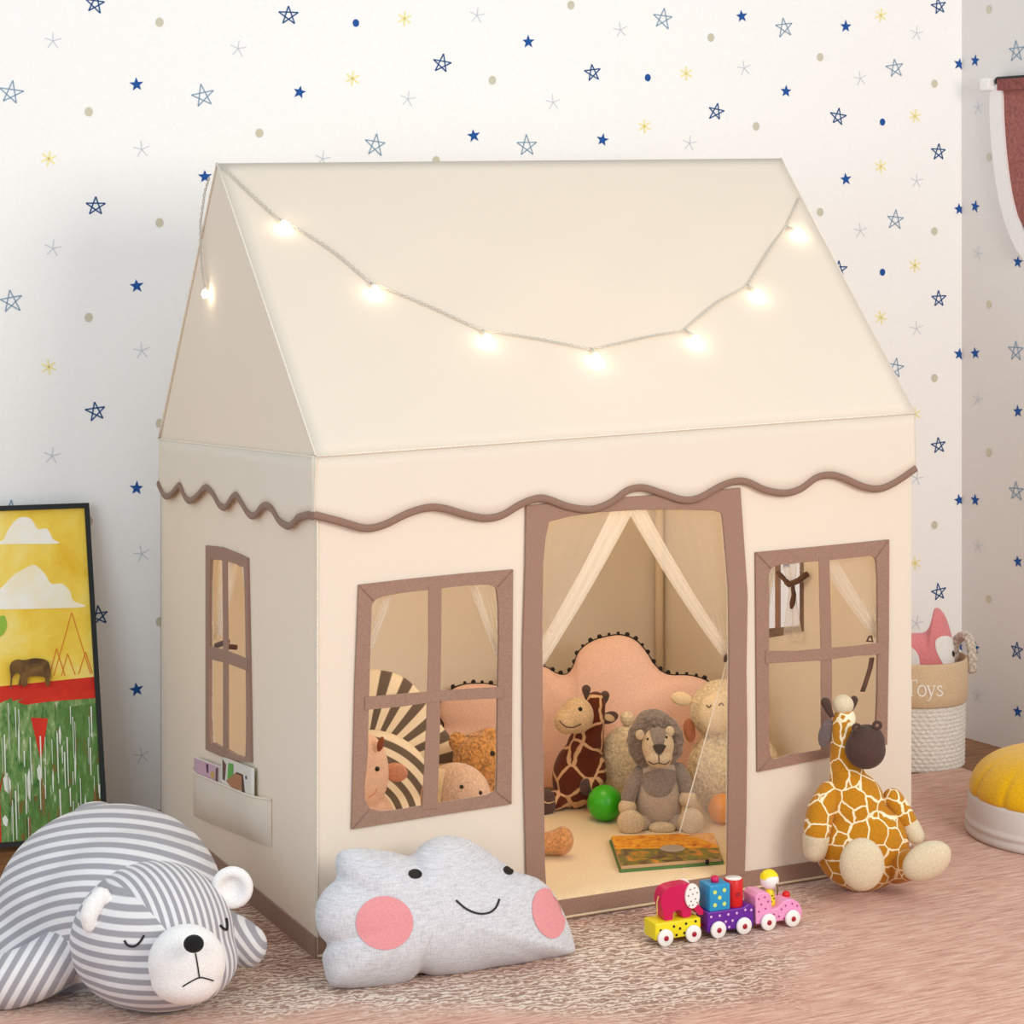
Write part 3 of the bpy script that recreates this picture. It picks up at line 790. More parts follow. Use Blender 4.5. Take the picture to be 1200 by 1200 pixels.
# ------------------------------------------------------------------ string of lights
wire_px = [(259, 196), (300, 235), (328, 260), (345, 268), (392, 298), (434, 333), (452, 340), (505, 362), (562, 388), (580, 391), (640, 401), (690, 411), (703, 409), (760, 396), (797, 390), (806, 384), (840, 356), (870, 340), (878, 332), (900, 296), (919, 270), (926, 256), (936, 234)]
lights = thing('string_lights', 'warm white string of small bulbs draped over the tent roof', 'string lights', hit(ROOF, 600, 380))
wp = [hit(ROOF, q.x, q.y, .006) for q in spline(wire_px, 6)]; wp = [p for p in wp if p]
left_w = [TL.at(249, 208, .008), TL.at(244, 225, .008), TL.at(240, 260, .01), TL.at(240, 285, .01), TL.at(242, 320, .01), TL.at(245, 336, .01)]
tw = []
M_WIRE = plain('clear_wire', (206, 200, 190), 0.4)
def twisted(pts, amp=.0022, per=.03):
    a, b, acc = [], [], 0
    for i, p in enumerate(pts):
        if i: acc += (p - pts[i - 1]).length
        d = (pts[min(i + 1, len(pts) - 1)] - pts[max(0, i - 1)]).normalized(); s = d.orthogonal().normalized(); t = d.cross(s)
        ph = acc / per * 2 * pi; o_ = s * cos(ph) + t * sin(ph)
        a.append(p + o_ * amp); b.append(p - o_ * amp)
    return join(tube(a, .0013, 6), tube(b, .0013, 6))
def dense(pts, step=.006):
    out = []
    for a, b in zip(pts, pts[1:]):
        k = max(1, int((b - a).length / step)); out += [a.lerp(b, i / k) for i in range(k)]
    return out + [pts[-1]]
mesh('wire', join(twisted(dense(wp)), twisted(dense(left_w))), M_WIRE, lights)
tb = NT('bulb_glow'); em = tb.n('Emission'); em.inputs[0].default_value = (1, .82, .55, 1); em.inputs[1].default_value = 22; tb.l(em.outputs[0], tb.out.inputs[0]); M_GLOW = tb.m
for px, py, wx, wy in [(332, 267, 328, 260), (438, 344, 434, 334), (569, 400, 564, 389), (697, 423, 692, 411), (814, 401, 801, 388), (887, 347, 874, 336), (934, 275, 921, 268), (247, 344, 245, 336)]:
    if px == 247: p, q = TL.at(px, py, .014), TL.at(wx, wy, .01)
    else: p, q = hit(ROOF, px, py, .013), hit(ROOF, wx, wy, .007)
    d = (p - q).normalized()
    a = d.orthogonal().normalized(); b = d.cross(a)
    bl = mesh('bulb', lathe(p - d * .006, [(.0015, -.004), (.0055, 0), (.0068, .006), (.006, .012), (.0035, .016), (.0006, .018)], 14, a, b, d), M_GLOW, lights, label='glowing warm white bulb')
    mesh('bulb_socket', tube([q, p - d * .009], [.0022, .004], 10), M_WIRE, bl)

# ------------------------------------------------------------------ toys inside the tent
H = MH
# pink cushion with pompom edging
out_pk = [(514, 921), (506, 900), (510, 868), (520, 852), (514, 836), (520, 815), (540, 803), (565, 801), (590, 803), (610, 790), (625, 780), (640, 782), (652, 789), (664, 790), (672, 780), (678, 764), (692, 752), (710, 746), (728, 744), (745, 750), (757, 763), (766, 777), (776, 787), (788, 791), (802, 791), (816, 793), (832, 800), (846, 820), (850, 850), (846, 890), (838, 918), (760, 921), (680, 923), (590, 923)]
zb = 5.43
pkd = lambda x, y: -(x - 680) * .0003 + (915 - y) * .0021 * .2
pk_v = pillow(out_pk, (680, 850), zb, pkd, .05, p=3, e=.5)
clamp(pk_v, H)
cush = thing('cushion', 'large pink cloud-edged cushion with black pompom trim inside the tent', 'cushion', at(680, 920, zb))
mesh('cover', pk_v, fabric('pink_linen', (242, 202, 186), 300, .3, .05), cush)
tr = [(q.x, q.y) for q in spline(out_pk[2:32], 5)]
trim = [at(x, y, zb + pkd(x, y)) for x, y in tr]
mesh('trim_cord', tube(trim, .0022, 6), M_BLACK, cush)
acc = 0; balls = []
for i in range(1, len(trim)):
    acc += (trim[i] - trim[i - 1]).length
    if acc > .021:
        acc = 0; rr_ = .0062 if random.random() > .25 else .0042
        balls.append(ell(trim[i] + UP * .004, (rr_,) * 3, None, 10, 7))
for b_ in balls[:90]: mesh('pompom', b_, M_BLACK, cush)

def eye(toy, b, px, py, r, mat=M_GLOSSBLACK, name='eye'):
    p = hit(b, px, py, 0)
    if p is None: return
    k = r * depth(p) / FPX; mesh(name, ell(p, (k, k, k), None, 14, 10), mat, toy.root)

# giraffe with dark red patches
g = Toy('giraffe_plush', 'dark brown patched giraffe soft toy beside the green ball', 'soft toy', 676, 946, H)
M_SP2 = spots('brown_giraffe_plush', (104, 48, 30), (222, 178, 136), 17, .055)
M_SNOUT = fabric('tan_short_plush', (216, 184, 144), 200, .5, .1, .3)
_, gb = g.part('body', M_SP2, [g.E(676, 908, .0, 29, 40, 25, -8), g.E(686, 875, .0, 22, 26, 22, -18), g.C([(688, 880, 0, 19), (697, 848, 0, 12), (698, 822, 0, 12)]), g.C([(700, 895, -.03, 10), (702, 912, -.04, 10), (694, 920, -.05, 9)])], .005)
_, sb_ = g.part('snout', M_SNOUT, [g.E(676, 838, -.05, 20, 21, 26, 10), g.E(664, 845, -.07, 15, 15, 18)], .004)
for x, y in ((687, 808), (709, 815)):
    g.one('horn', M_BROWN, g.C([(x + (3 if x < 700 else -5), y + 14, 0, 3), (x, y + 3, 0, 4.5), (x, y, 0, 5.5)]))
er, eb_ = g.one('ear', M_BROWN, g.E(714, 841, .0, 11, 7, 4, 20))
pp = patch(eb_, 714, 841, 6.5, 3.8, 20)
if pp: mesh('inner_ear', pp, M_SNOUT, er)
g.one('hoof', M_BROWN, g.E(688, 922, -.05, 9, 10, 9))
hf, hb = g.one('hoof', M_BROWN, g.E(637, 942, -.04, 15, 18, 16, -15))
rb = ribbon(hb, [(632, 936), (641, 941), (650, 939)], 1.2)
if rb[1]: mesh('stitching', rb, M_SNOUT, hf)
g.part('leg', M_SP2, [g.C([(668, 932, 0, 13), (650, 938, -.03, 12)])], .005)
eye(g, sb_, 680, 831, 2.6)
rb = ribbon(sb_, [(656, 845), (663, 851), (672, 852), (681, 848)], 1.2)
mesh('mouth', rb, M_BROWN, g.root)
# round cream toy behind the lion
c2 = Toy('round_plush', 'plain round cream soft toy with a bobble, behind the lion', 'soft toy', 733, 942, H)
c2.one('body', M_CREAMPLUSH, c2.E(733, 895, .0, 32, 45, 22))
c2.one('bobble', M_CREAMPLUSH, c2.E(735, 842, .0, 8.5, 8.5, 8.5))
# lamb
s = Toy('lamb_plush', 'big cream lamb soft toy at the right side of the doorway', 'soft toy', 862, 951, H)
M_LAMB = fabric('cream_boucle', (232, 210, 172), 140, 1.0, .14, .4, 2, 50)
_, lb = s.part('body', M_LAMB, [s.E(860, 905, .0, 56, 55, 34), s.E(846, 832, .0, 38, 36, 30)], .007)
fc, fb = s.one('face', fabric('cream_short_plush', (238, 214, 174), 260, .3, .07, .3), s.E(838, 836, -.05, 20, 24, 12))
rb = patch(lb, 810, 852, 6, 12, 0)
s.one('ear', fabric('dusty_rose_plush', (190, 124, 92), 260, .3), s.E(808, 856, -.01, 7, 14, 4, 8))
e_, eb_ = s.one('ear', fabric('cream_short_plush', (0, 0, 0)), s.E(799, 819, .0, 13, 8, 4, -12))
rb = ribbon(fb, [(828, 826), (831, 829), (834, 826)], 1.3); rb and rb[1] and mesh('closed_eye', rb, M_BROWN, fc)
rb = ribbon(fb, [(842, 827), (845, 824), (848, 827)], 1.3); rb and rb[1] and mesh('closed_eye', rb, M_BROWN, fc)
# lion
l = Toy('lion_plush', 'grey lion soft toy sitting upright in the doorway', 'soft toy', 772, 967, H)
M_GREY = fabric('grey_plush', (150, 137, 128), 220, .6, .12, .35)
M_MANE = fabric('grey_long_plush', (138, 124, 116), 130, 1.2, .2, .45, 2, 45)
M_LT = fabric('pale_taupe_plush', (198, 180, 164), 240, .4, .08, .3)
M_BG = fabric('beige_plush', (222, 200, 168), 240, .4, .08, .3)
_, bb = l.part('body', M_LT, [l.E(772, 935, 0, 29, 40, 27), l.E(772, 908, 0, 23, 22, 20)], .005)
pp = polypatch(bb, [(752, 908), (754, 922), (761, 931), (772, 934), (783, 931), (790, 920), (791, 904), (772, 902)], .002); pp and mesh('chest', pp, M_GREY, l.root)
for pts, hand in (([(750, 905, 0, 9), (741, 920, -.02, 9.5), (736, 936, -.03, 9)], (735, 946, -.035)), ([(795, 902, 0, 9), (802, 915, -.02, 9.5), (806, 926, -.03, 9)], (806, 936, -.035))):
    a_, _ = l.part('arm', M_GREY, [l.C(pts)], .004)
    l.one('paw', M_BG, l.E(*hand, 10.5, 10.5, 10))
for pts, ft in (([(762, 962, -.01, 11), (748, 966, -.04, 10)], (739, 964, -.06, 16, 15, 9, -15)), ([(784, 962, -.01, 11), (800, 964, -.04, 10)], (810, 962, -.06, 15, 15, 9, 15))):
    l.part('leg', M_LT, [l.C(pts)], .004)
    l.one('foot', M_BG, l.E(*ft))
l.one('tail_tuft', M_BG, l.E(776, 970, -.05, 16, 7, 8))
mn = [l.E(768, 868, .015, 30, 33, 24), l.E(765, 845, .01, 20, 14, 18)]
for a in range(16):
    t = 2 * pi * a / 16; mn.append(l.E(768 + 26 * cos(t), 869 + 27 * sin(t), .0, 8, 9, 12, random.uniform(-40, 40)))
l.part('mane', M_MANE, mn, .0045, 3)
fo, fb = l.part('face', M_BG, [l.E(771, 874, -.045, 19, 22, 16), l.E(772, 888, -.055, 16, 12, 14)], .004)
pp = polypatch(fb, [(762, 853), (780, 853), (779, 866), (776, 876), (772, 882), (768, 876), (764, 866)]); pp and mesh('blaze', pp, M_GREY, fo)
pp = polypatch(fb, [(766, 873), (779, 873), (777, 880), (772.5, 885), (768, 880)], .003); pp and mesh('nose', pp, fabric('dark_olive_plush', (84, 76, 66), 300), fo)
for pts in ([(772, 884), (772.5, 894)], [(760, 892), (766, 895), (772, 894), (780, 895), (785, 891)]):
    rb = ribbon(fb, pts, 1.1); rb[1] and mesh('mouth', rb, M_BROWN, fo)
for x, y in ((759, 866), (781, 864)): eye(l, fb, x, y, 1.5)
for x, y in ((750, 861), (785, 857)): l.one('ear', M_BG, l.E(x, y, -.055, 5.2, 6, 3))
# balls
M_GRN = plain('green_rubber', (60, 186, 28), 0.28, 0.5)
def ball(px, py, r, mat, label):
    by = py + r * 1.12; z = (CAM.z - H) * FPX / (by - HY) ; 
    k = z / FPX * r; c_ = at(px, py, z); c_.z = H + k - .001
    solo('ball', ell(c_, (k, k, k), None, 40, 26), mat, label, 'ball', V3((c_.x, c_.y, H)))
ball(709, 938, 21, M_GRN, 'shiny green ball on the mat left of the lion')
ball(847, 945, 17.5, plain('orange_rubber', (240, 150, 36), .35), 'orange ball half hidden behind the sheer curtain')
# tan toy lying by the left door jamb
tt = Toy('soft_toy', 'small tan soft toy lying behind the left door frame', 'soft toy', 640, 1004, H)
M_TAN = fabric('tan_plush', (206, 146, 92), 160, .9, .16, .4)
tt.part('body', M_TAN, [tt.E(608, 978, .03, 24, 28, 24), tt.C([(615, 985, .0, 14), (640, 988, 0, 13), (656, 986, 0, 15)]), tt.E(659, 985, 0, 14, 17, 15)], .006)
# open board book
bk0 = onfloor(785, 1006, H)
bk = thing('board_book', 'open picture board book with orange pages in front of the lion', 'book', bk0)
bc = [onfloor(713, 987, H), onfloor(826, 984, H), onfloor(843, 1012, H), onfloor(727, 1022, H)]
bc = [onfloor(714, 987, H), onfloor(838, 983, H), onfloor(848, 1013, H), onfloor(726, 1023, H)]
def pagemat(name, kind):
    t = NT(name); b = t.bsdf(.4, 0, .4); co = t.coords((1, 1, 1))
    n1 = t.noise(co, 28, 3, .6, 1.0); n2 = t.noise(co, 60, 3, .6, .5)
    if kind == 'o': c_ = t.ramp(n2, [(.28, (150, 70, 20)), (.4, (224, 132, 24)), (.55, (240, 168, 36)), (.75, (250, 196, 60))])
    else: c_ = t.ramp(n1, [(.32, (74, 56, 42)), (.46, (120, 92, 60)), (.54, (112, 124, 44)), (.66, (214, 130, 50)), (.8, (170, 196, 50))])
    t.l(c_, b.inputs['Base Color']); return t.m
def slab(q, z0, z1):
    v = [p + UP * z0 for p in q] + [p + UP * z1 for p in q]
    return fixn((v, [(0, 1, 2, 3), (4, 5, 6, 7), (0, 1, 5, 4), (1, 2, 6, 5), (2, 3, 7, 6), (3, 0, 4, 7)]))
mesh('cover', bevel(slab(bc, .0, .006), .001, 1), plain('green_card', (84, 124, 66), .5), bk, smooth=False)
ins = lambda k: [p.lerp(bk0, k) for p in bc]
mesh('page_block', bevel(slab(ins(.03), .006, .014), .001, 1), plain('card_edge', (196, 160, 120), .6), bk, smooth=False)
i3 = ins(.035); mid = .62
mesh('page', slab([i3[0], i3[1], i3[1].lerp(i3[2], .62), i3[0].lerp(i3[3], .45)], .014, .0152), pagemat('orange_page', 'o'), bk, smooth=False)
mesh('page', slab([i3[0].lerp(i3[3], .45), i3[1].lerp(i3[2], .62), i3[2], i3[3]], .014, .0152), pagemat('jungle_page', 'g'), bk, smooth=False)
pg = onfloor(788, 994, H + .0155); v, f = [], []
for i in range(24): v.append(pg + V3((cos(2 * pi * i / 24) * .028, sin(2 * pi * i / 24) * .026, 0)))
mesh('picture', (v + [p - UP * .001 for p in v], [tuple(range(24))] + [(i, (i + 1) % 24, 24 + (i + 1) % 24, 24 + i) for i in range(24)]), plain('grey_print', (176, 164, 150), .5), bk, smooth=False)
mesh('binding', tube([bc[2].lerp(bc[3], .16) + UP * .004, bc[2].lerp(bc[3], .16) + UP * .013], .004, 8), M_BLACK, bk)

# behind the left window
z_ = Toy('zebra_plush', 'zebra-striped soft toy leaning behind the left front window', 'soft toy', 470, 962, H)
M_ZEB = striped('zebra_cloth', (108, 94, 82), (238, 222, 194), .5, .03)
c0 = z_.P(424, 905, 0)
def radial(p, n=26): 
    d = p - c0; return atan2(d.dot(UP), d.dot(R)) / (2 * pi) * n
za, _ = z_.part('body', M_ZEB, [z_.E(448, 900, .06, 92, 78, 22), z_.E(440, 850, .06, 66, 66, 20), z_.E(460, 955, .06, 70, 40, 30)], .007, attr=lambda p: radial(p + ORG[z_.root]) if False else radial(p))
dcen = z_.P(420, 960, 0)
def arcs(p):
    d = p - dcen; return (d - F * d.dot(F)).length / (15 * z_.k)
z_.part('head', M_ZEB, [z_.E(440, 912, 0, 68, 56, 24, -18), z_.E(450, 950, 0, 60, 36, 26)], .006, attr=arcs)
d_ = Toy('soft_toy', 'pink soft toy with a black eye at the left edge of the left front window', 'soft toy', 424, 1022, H)
M_PINKP = fabric('pale_pink_plush', (246, 204, 178), 260, .3, .06, .3)
_, db = d_.part('body', M_PINKP, [d_.E(424, 905, -.02, 32, 48, 28), d_.E(424, 960, 0, 40, 36, 30)], .006)
d_.one('ear', fabric('coral_pink_plush', (232, 166, 134), 260, .3), d_.E(464, 905, -.0, 14, 11, 5, -12))
d_.one('hair_clip', fabric('rust_felt', (150, 84, 58), 260), d_.E(446, 872, -.06, 4, 9, 4, -15))
eye(d_, db, 442, 901, 3)
rb = ribbon(db, [(432, 934), (438, 930), (442, 924)], 1.4); rb[1] and mesh('mouth', rb, fabric('coral_pink_plush', (0, 0, 0)), d_.root)
t2 = Toy('teddy_bear', 'fluffy tan teddy bear behind the lower right pane of the left front window', 'soft toy', 560, 968, H)
_, tb2 = t2.part('body', fabric('fluffy_tan_plush', (196, 138, 76), 130, 1.3, .25, .5, 2, 60), [t2.E(562, 893, 0, 32, 36, 30), t2.E(565, 940, .02, 38, 40, 34), t2.E(536, 869, 0, 11, 12, 9), t2.E(573, 862, 0, 14, 10, 9)], .006, 3)
eye(t2, tb2, 577, 883, 3)
e2 = Toy('soft_toy', 'pale beige soft toy with tiny black eyes behind the left front window', 'soft toy', 535, 1018, H)
M_BEI = fabric('pale_beige_plush', (216, 178, 150), 200, .5, .1, .35)
_, ebv = e2.part('body', M_BEI, [e2.E(534, 935, -.0, 42, 41, 34), e2.E(530, 970, .0, 44, 32, 34)], .006)
rb = ribbon(ebv, [(519, 897), (516, 912), (513, 930), (512, 948)], 9, .002); rb[1] and mesh('band', rb, fabric('cream_short_plush', (0, 0, 0)), e2.root)
for x, y in ((541, 922), (563, 929)): eye(e2, ebv, x, y, 2.4)

# books in the pocket
def pocket_book(u_px, label, covers, w):
    (xa, ya), (xb, yb), h = u_px
    a = TL.at(xa, ya, .009); b = TL.at(xb, yb, .009); du = (b - a); 
    o0 = a; ux = du.normalized(); L = du.length
    top_ = h * .0019
    root = thing('picture_book', label, 'book', a.lerp(b, .5) - UP * .09)
    m = [plain(n_, c_, .5) for n_, c_ in covers]
    mesh('cover', bevel(box(o0, ux, TL.n, UP, (0, -.004, -.11), (L, .004, top_)), .001, 1), m[0], root, smooth=False)
    mesh('pages', box(o0, ux, TL.n, UP, (.004, -.0045, -.1), (L - .004, -.0040, top_ - .004)), M_WHITE, root, smooth=False)
    return root, o0, ux, L, top_, m
# the covers stand clear of the pocket cloth, so they lean out a little
def lean_book(px4, th, label, cols, art):
    q = [TL.at(*p, .017) for p in px4]; root = thing('picture_book', label, 'book', (q[2] + q[3]) / 2, None)
    n = TL.n
    v = [p for p in q] + [p - n * th for p in q]
    mesh('pages', fixn(([p - n * .0012 for p in q] + [p - n * (th - .0012) for p in q], [(0, 1, 2, 3), (4, 5, 6, 7), (0, 1, 5, 4), (1, 2, 6, 5), (2, 3, 7, 6), (3, 0, 4, 7)])), M_WHITE, root, smooth=False)
    for o1, o2, c_, nm in ((0.0, .0012, cols[0], 'front_cover'), (th - .0012, th, cols[1], 'back_cover')):
        mesh(nm, fixn(([p - n * o1 for p in q] + [p - n * o2 for p in q], [(0, 1, 2, 3), (4, 5, 6, 7), (0, 1, 5, 4), (1, 2, 6, 5), (2, 3, 7, 6), (3, 0, 4, 7)])), c_, root, smooth=False)
    parts, mm = [], []
    for poly, c_ in art:
        k = len(mm); mm.append(c_)
        parts.append(([TL.at(x, y, .0172 + .0003 * k) for x, y in poly], [tuple(range(len(poly)))], [k]))
    if parts: mesh('cover_picture', join(*parts), mm, root, smooth=False)
lean_book([(268, 887), (302.5, 900), (302.5, 950), (268, 937)], .010, 'white and green picture book in the tent side pocket, nearer the corner', (plain('book_white', (226, 222, 214), .5), plain('book_green', (96, 122, 88), .5)),
   [([(269.5, 888), (274, 895), (272.5, 914), (269.5, 912)], plain('print_brown', (110, 84, 74), .6)), ([(276.5, 893), (282.5, 894), (283, 916), (275.5, 913)], plain('print_green', (104, 170, 84), .6)),
    ([(274, 914), (286, 904), (293.5, 907), (293, 925), (282, 923)], plain('print_rust', (176, 124, 92), .6)), ([(286, 903.5), (294, 906.5), (296.5, 931), (293, 930), (292.5, 908), (286, 905.5)], plain('print_umber', (92, 66, 54), .6)),
    ([(297, 908), (298.5, 908.5), (298.5, 912), (297, 911.5)], plain('print_violet', (92, 66, 92), .6))])
lean_book([(236, 887), (265, 898), (264.5, 936), (236, 925)], .009, 'mauve picture book in the tent side pocket, farther from the corner', (plain('book_mauve', (206, 172, 192), .5), plain('book_plum', (140, 110, 122), .5)),
   [([(250, 894), (253, 895), (253, 905), (251, 904)], plain('print_violet', (0, 0, 0))), ([(256, 903), (260, 904), (259.5, 911), (256, 909.5)], plain('print_ochre', (206, 168, 84), .6)), ([(262, 899), (264.5, 899), (264, 915), (261.5, 913)], plain('print_brown', (0, 0, 0)))])

# ------------------------------------------------------------------ toys outside
# polar bear
p = Toy('polar_bear_plush', 'big grey striped polar bear soft toy lying on the rug', 'soft toy', 150, 1165)
M_STR = striped('grey_striped_jersey', (160, 158, 166), (228, 227, 230), .52, .05, .05)
M_WPL = fabric('white_fleece', (240, 239, 239), 260, .3, .03, .3)
bc_ = p.P(105, 1190, .0)
k_ = p.k
def body_stripe(q):
    d = q - bc_
    x, y, z = d.dot(R) / k_, d.dot(F) / k_, d.dot(UP) / k_
    return sqrt((x * .8) ** 2 + (max(0, z + .36 * y)) ** 2) / 14.0
bo, bvb = p.part('body', M_STR, [p.E(128, 1060, .22, 133, 112, 150, 0), p.E(72, 1102, .2, 112, 78, 130), p.E(150, 1068, .1, 112, 92, 115)], .009, 14, attr=body_stripe)
hc = p.P(175, 1095, 0); axis = (R * .75 - F).normalized(); lat = V3((-axis.y, axis.x, 0)); lat = lat if lat.dot(R) > 0 else -lat
def uz(q):
    d = q - hc; return d.dot(lat) / k_, d.dot(UP) / k_
def striped2(name, c1, c2, duty, soft):
    m = striped(name, c1, c2, duty, soft, .05); t = NT.__new__(NT); t.m = m; t.t = m.node_tree
    a = next(n for n in t.t.nodes if n.type == 'ATTRIBUTE'); fr = next(n for n in t.t.nodes if n.type == 'MATH' and n.operation == 'FRACT')
    a2 = t.n('Attribute', attribute_name='side_stripe'); ms = t.n('Attribute', attribute_name='panel')
    k = t.math('GREATER_THAN', ms.outputs['Fac'], 0.0)
    v = t.math('ADD', t.math('MULTIPLY', a.outputs['Fac'], k), t.math('MULTIPLY', a2.outputs['Fac'], t.math('SUBTRACT', 1.0, k)))
    t.l(v, fr.inputs[0]); return m
M_STRH = striped2('grey_striped_jersey_panels', (160, 158, 166), (228, 227, 230), .52, .05)
ho, hbv = p.part('head', M_STRH, [p.E(178, 1096, -.02, 97, 84, 92), p.E(190, 1125, -.05, 90, 55, 80)], .008, 12, attr=lambda q: (uz(q)[0] + 300) / 9.5)
for nm, fn in (('side_stripe', lambda q: (uz(q)[1] + 300) / 12.5), ('panel', lambda q: uz(q)[0] - min(4, -40 + (55 - uz(q)[1]) * .6))):
    at_ = ho.data.attributes.new(nm, 'FLOAT', 'POINT'); at_.data.foreach_set('value', [fn(v.co + ORG[ho]) for v in ho.data.vertices])
_, mb = p.part('muzzle', M_WPL, [p.E(219, 1128, -.19, 46, 45, 32), p.E(218, 1146, -.19, 42, 30, 32)], .005, 10)
nz_, _ = p.one('nose', fabric('black_felt', (28, 28, 30), 300, .4), p.E(227, 1106, -.26, 12, 10.5, 9))
for pts in ([(229, 1117), (231, 1128), (233.5, 1145)], [(214, 1156), (222, 1151), (233, 1145.5), (242, 1146.5), (250, 1149)]):
    rb = ribbon(mb, pts, 1.6); rb[1] and mesh('mouth', rb, M_BLACK, p.root)
for pts in ([(146, 1102), (150, 1107.5), (157, 1109), (164, 1104), (169, 1096)], [(257, 1084), (261, 1088), (265, 1089.5), (265.5, 1083), (264.5, 1076)]):
    rb = ribbon(hbv, pts, 2.6, .002); rb[1] and mesh('closed_eye', rb, M_BLACK, p.root)
def ear_arc(pts, r, dd): return p.part('ear', M_WPL, [p.C([(x, y, dd, w) for x, y, w in pts])] + [], .004, 6)
p.part('ear', M_WPL, [p.C([(126, 1054, -.10, 7), (119, 1048, -.10, 10), (110, 1060, -.11, 12), (104, 1073, -.12, 11), (105, 1084, -.12, 9)])], .004, 6)
ev_, er_ = p.part('ear', M_WPL, [p.E(272, 1040, .012, 24, 24, 5, -20), tube([p.P(272 + 18.5 * cos(2 * pi * i / 24), 1040 - 18.5 * sin(2 * pi * i / 24), .003 * cos(2 * pi * i / 24)) for i in range(24)], 7.0 * p.k, 10, True), p.C([(258, 1054, 0.01, 9), (264, 1048, .015, 9)])], .004, 6)
p.part('arm', M_STR, [p.C([(85, 1110, -.02, 32), (45, 1138, -.05, 34), (10, 1150, -.07, 33)])], .007, 8, attr=lambda q: ((q - hc).dot(R) / k_ * .8 - (q - hc).dot(UP) / k_ * .45 + 500) / 12)
p.part('arm', M_STR, [p.C([(258, 1095, .04, 30), (280, 1104, .04, 28), (288, 1108, .04, 26)])], .006, 8, attr=lambda q: ((q - hc).dot(R) / k_ * .75 + (q - hc).dot(UP) / k_ * .55 + 500) / 9)
p.part('tail', M_STR, [p.E(110, 951, .42, 24, 11, 20, 4)], .006, 5, attr=body_stripe)

# cloud cushion
out_cl = [(379, 1135), (385, 1153), (402, 1158.5), (445, 1158), (472, 1154), (484, 1147), (492, 1140), (510, 1144), (540, 1143), (562, 1139), (580, 1135), (600, 1132.5), (622, 1129), (637, 1125), (655, 1122), (672, 1117), (674, 1108), (667, 1084), (658, 1063), (646, 1042), (628, 1028), (604, 1021), (589, 1010), (571, 997), (553, 985), (532, 979), (511, 980), (493, 990), (481, 1003), (460, 998), (430, 994), (409, 994), (397, 998), (392, 1012), (394, 1029), (380, 1042), (370, 1060), (369, 1078), (374, 1096), (383, 1107), (377, 1120)]
zc = zfloor(1150)
def dcl(x, y): return zfloor(1158 - .16 * (x - 430)) - zc + .012 + (1158 - .16 * (x - 430) - y) * .00165 * .30
cv = clamp(pillow(out_cl, (515, 1075), zc, dcl, .09, p=2.4, e=.6, rings=22, sm=6), 0.0)
cl = thing('cloud_cushion', 'grey cloud-shaped cushion with a smiling face and pink cheeks', 'cushion', onfloor(520, 1140))
def linen():
    t = NT('grey_linen'); b = t.bsdf(.93, .15, .12)
    a = t.noise(t.coords((1, 1, .12)), 420, 2); c_ = t.noise(t.coords((.12, .12, 1)), 420, 2)
    m = t.math('ADD', t.math('MULTIPLY', a, .5), t.math('MULTIPLY', c_, .5))
    t.l(t.ramp(m, [(.34, (188, 189, 195)), (.5, (208, 209, 216)), (.66, (222, 223, 229))]), b.inputs['Base Color']); t.bump(b, m, .25, .003); return t.m
mesh('cover', cv, linen(), cl); cb = bvh(cv)
M_CHEEK = fabric('pink_cheek_felt', (228, 152, 157), 300, .2, .04)
mesh('cheek', patch(cb, 450.5, 1081.5, 33.5, 31.5), M_CHEEK, cl); mesh('cheek', patch(cb, 642.5, 1070.5, 18.5, 30, -14), M_CHEEK, cl)
mesh('eye', patch(cb, 486.5, 1024.5, 8.2, 5.6, 4), M_BLACK, cl); mesh('eye', patch(cb, 595.5, 1020.5, 6.3, 4.6, 30), M_BLACK, cl)
mesh('smile', ribbon(cb, [(534, 1055), (546, 1065), (560, 1070.5), (573, 1069.5), (581, 1063), (585, 1053.5)], 2.4), M_BLACK, cl)

# giraffe on the rug
g = Toy('giraffe_plush', 'orange giraffe soft toy sitting against the tent outside', 'soft toy', 1006, 1043)
M_SP = spots('orange_giraffe_plush', (206, 140, 30), (252, 240, 206), 25, .042)
M_CRM = fabric('cream_velour', (222, 206, 176), 260, .2, .05, .25)
M_CHOC = fabric('chocolate_velour', (84, 64, 58), 260, .25, .08, .12)
_, gb = g.part('body', M_SP, [g.E(1010, 990, 0, 56, 55, 34), g.E(1000, 945, .0, 38, 42, 28), g.C([(996, 930, 0, 24), (990, 890, .0, 18), (989, 850, 0, 15), (990, 842, 0, 14)])], .006, 8)
hd, hb = g.part('muzzle', M_CHOC, [g.E(1014, 878, -.04, 24, 23, 24), g.E(1016, 868, -.04, 21, 19, 22)], .004, 8)
for x, y in ((1004, 853), (1028, 850)):
    a_ = g.P(x, y, -.055); ng = [a_ + (R * cos(t) + UP * sin(t) * .9) * (4.2 * g.k) for t in [2 * pi * i / 14 for i in range(14)]]
    mesh('nostril', tube(ng, 2.0 * g.k, 8, True), M_CHOC, hd)
pm, pb = g.one('tuft', M_CRM, g.E(988, 826, 0, 12.5, 12, 12))
for pts in ([(974, 838, 0, 3.5), (970, 830, 0, 5), (967.5, 823, 0, 6)], [(995, 834, .02, 3.5), (999, 825, .02, 5), (1001, 820, .02, 5)]):
    g.part('horn', M_CHOC, [g.C(pts)], .003, 4)
g.one('ear', fabric('grey_brown_velour', (112, 98, 98), 260, .4, .1, .3), g.E(968, 859, .0, 8.5, 17, 4, -16))
g.part('arm', M_SP, [g.C([(972, 930, -.01, 15), (962, 950, -.03, 16.5), (957, 975, -.04, 16.5)])], .005, 6)
g.part('hand', M_CRM, [g.C([(956.5, 980, -.04, 16.5), (955, 996, -.04, 14.5)])], .005, 6)
g.part('arm', M_SP, [g.C([(1046, 935, .0, 12), (1058, 952, .0, 12), (1065, 964, -.0, 11)])], .005, 6)
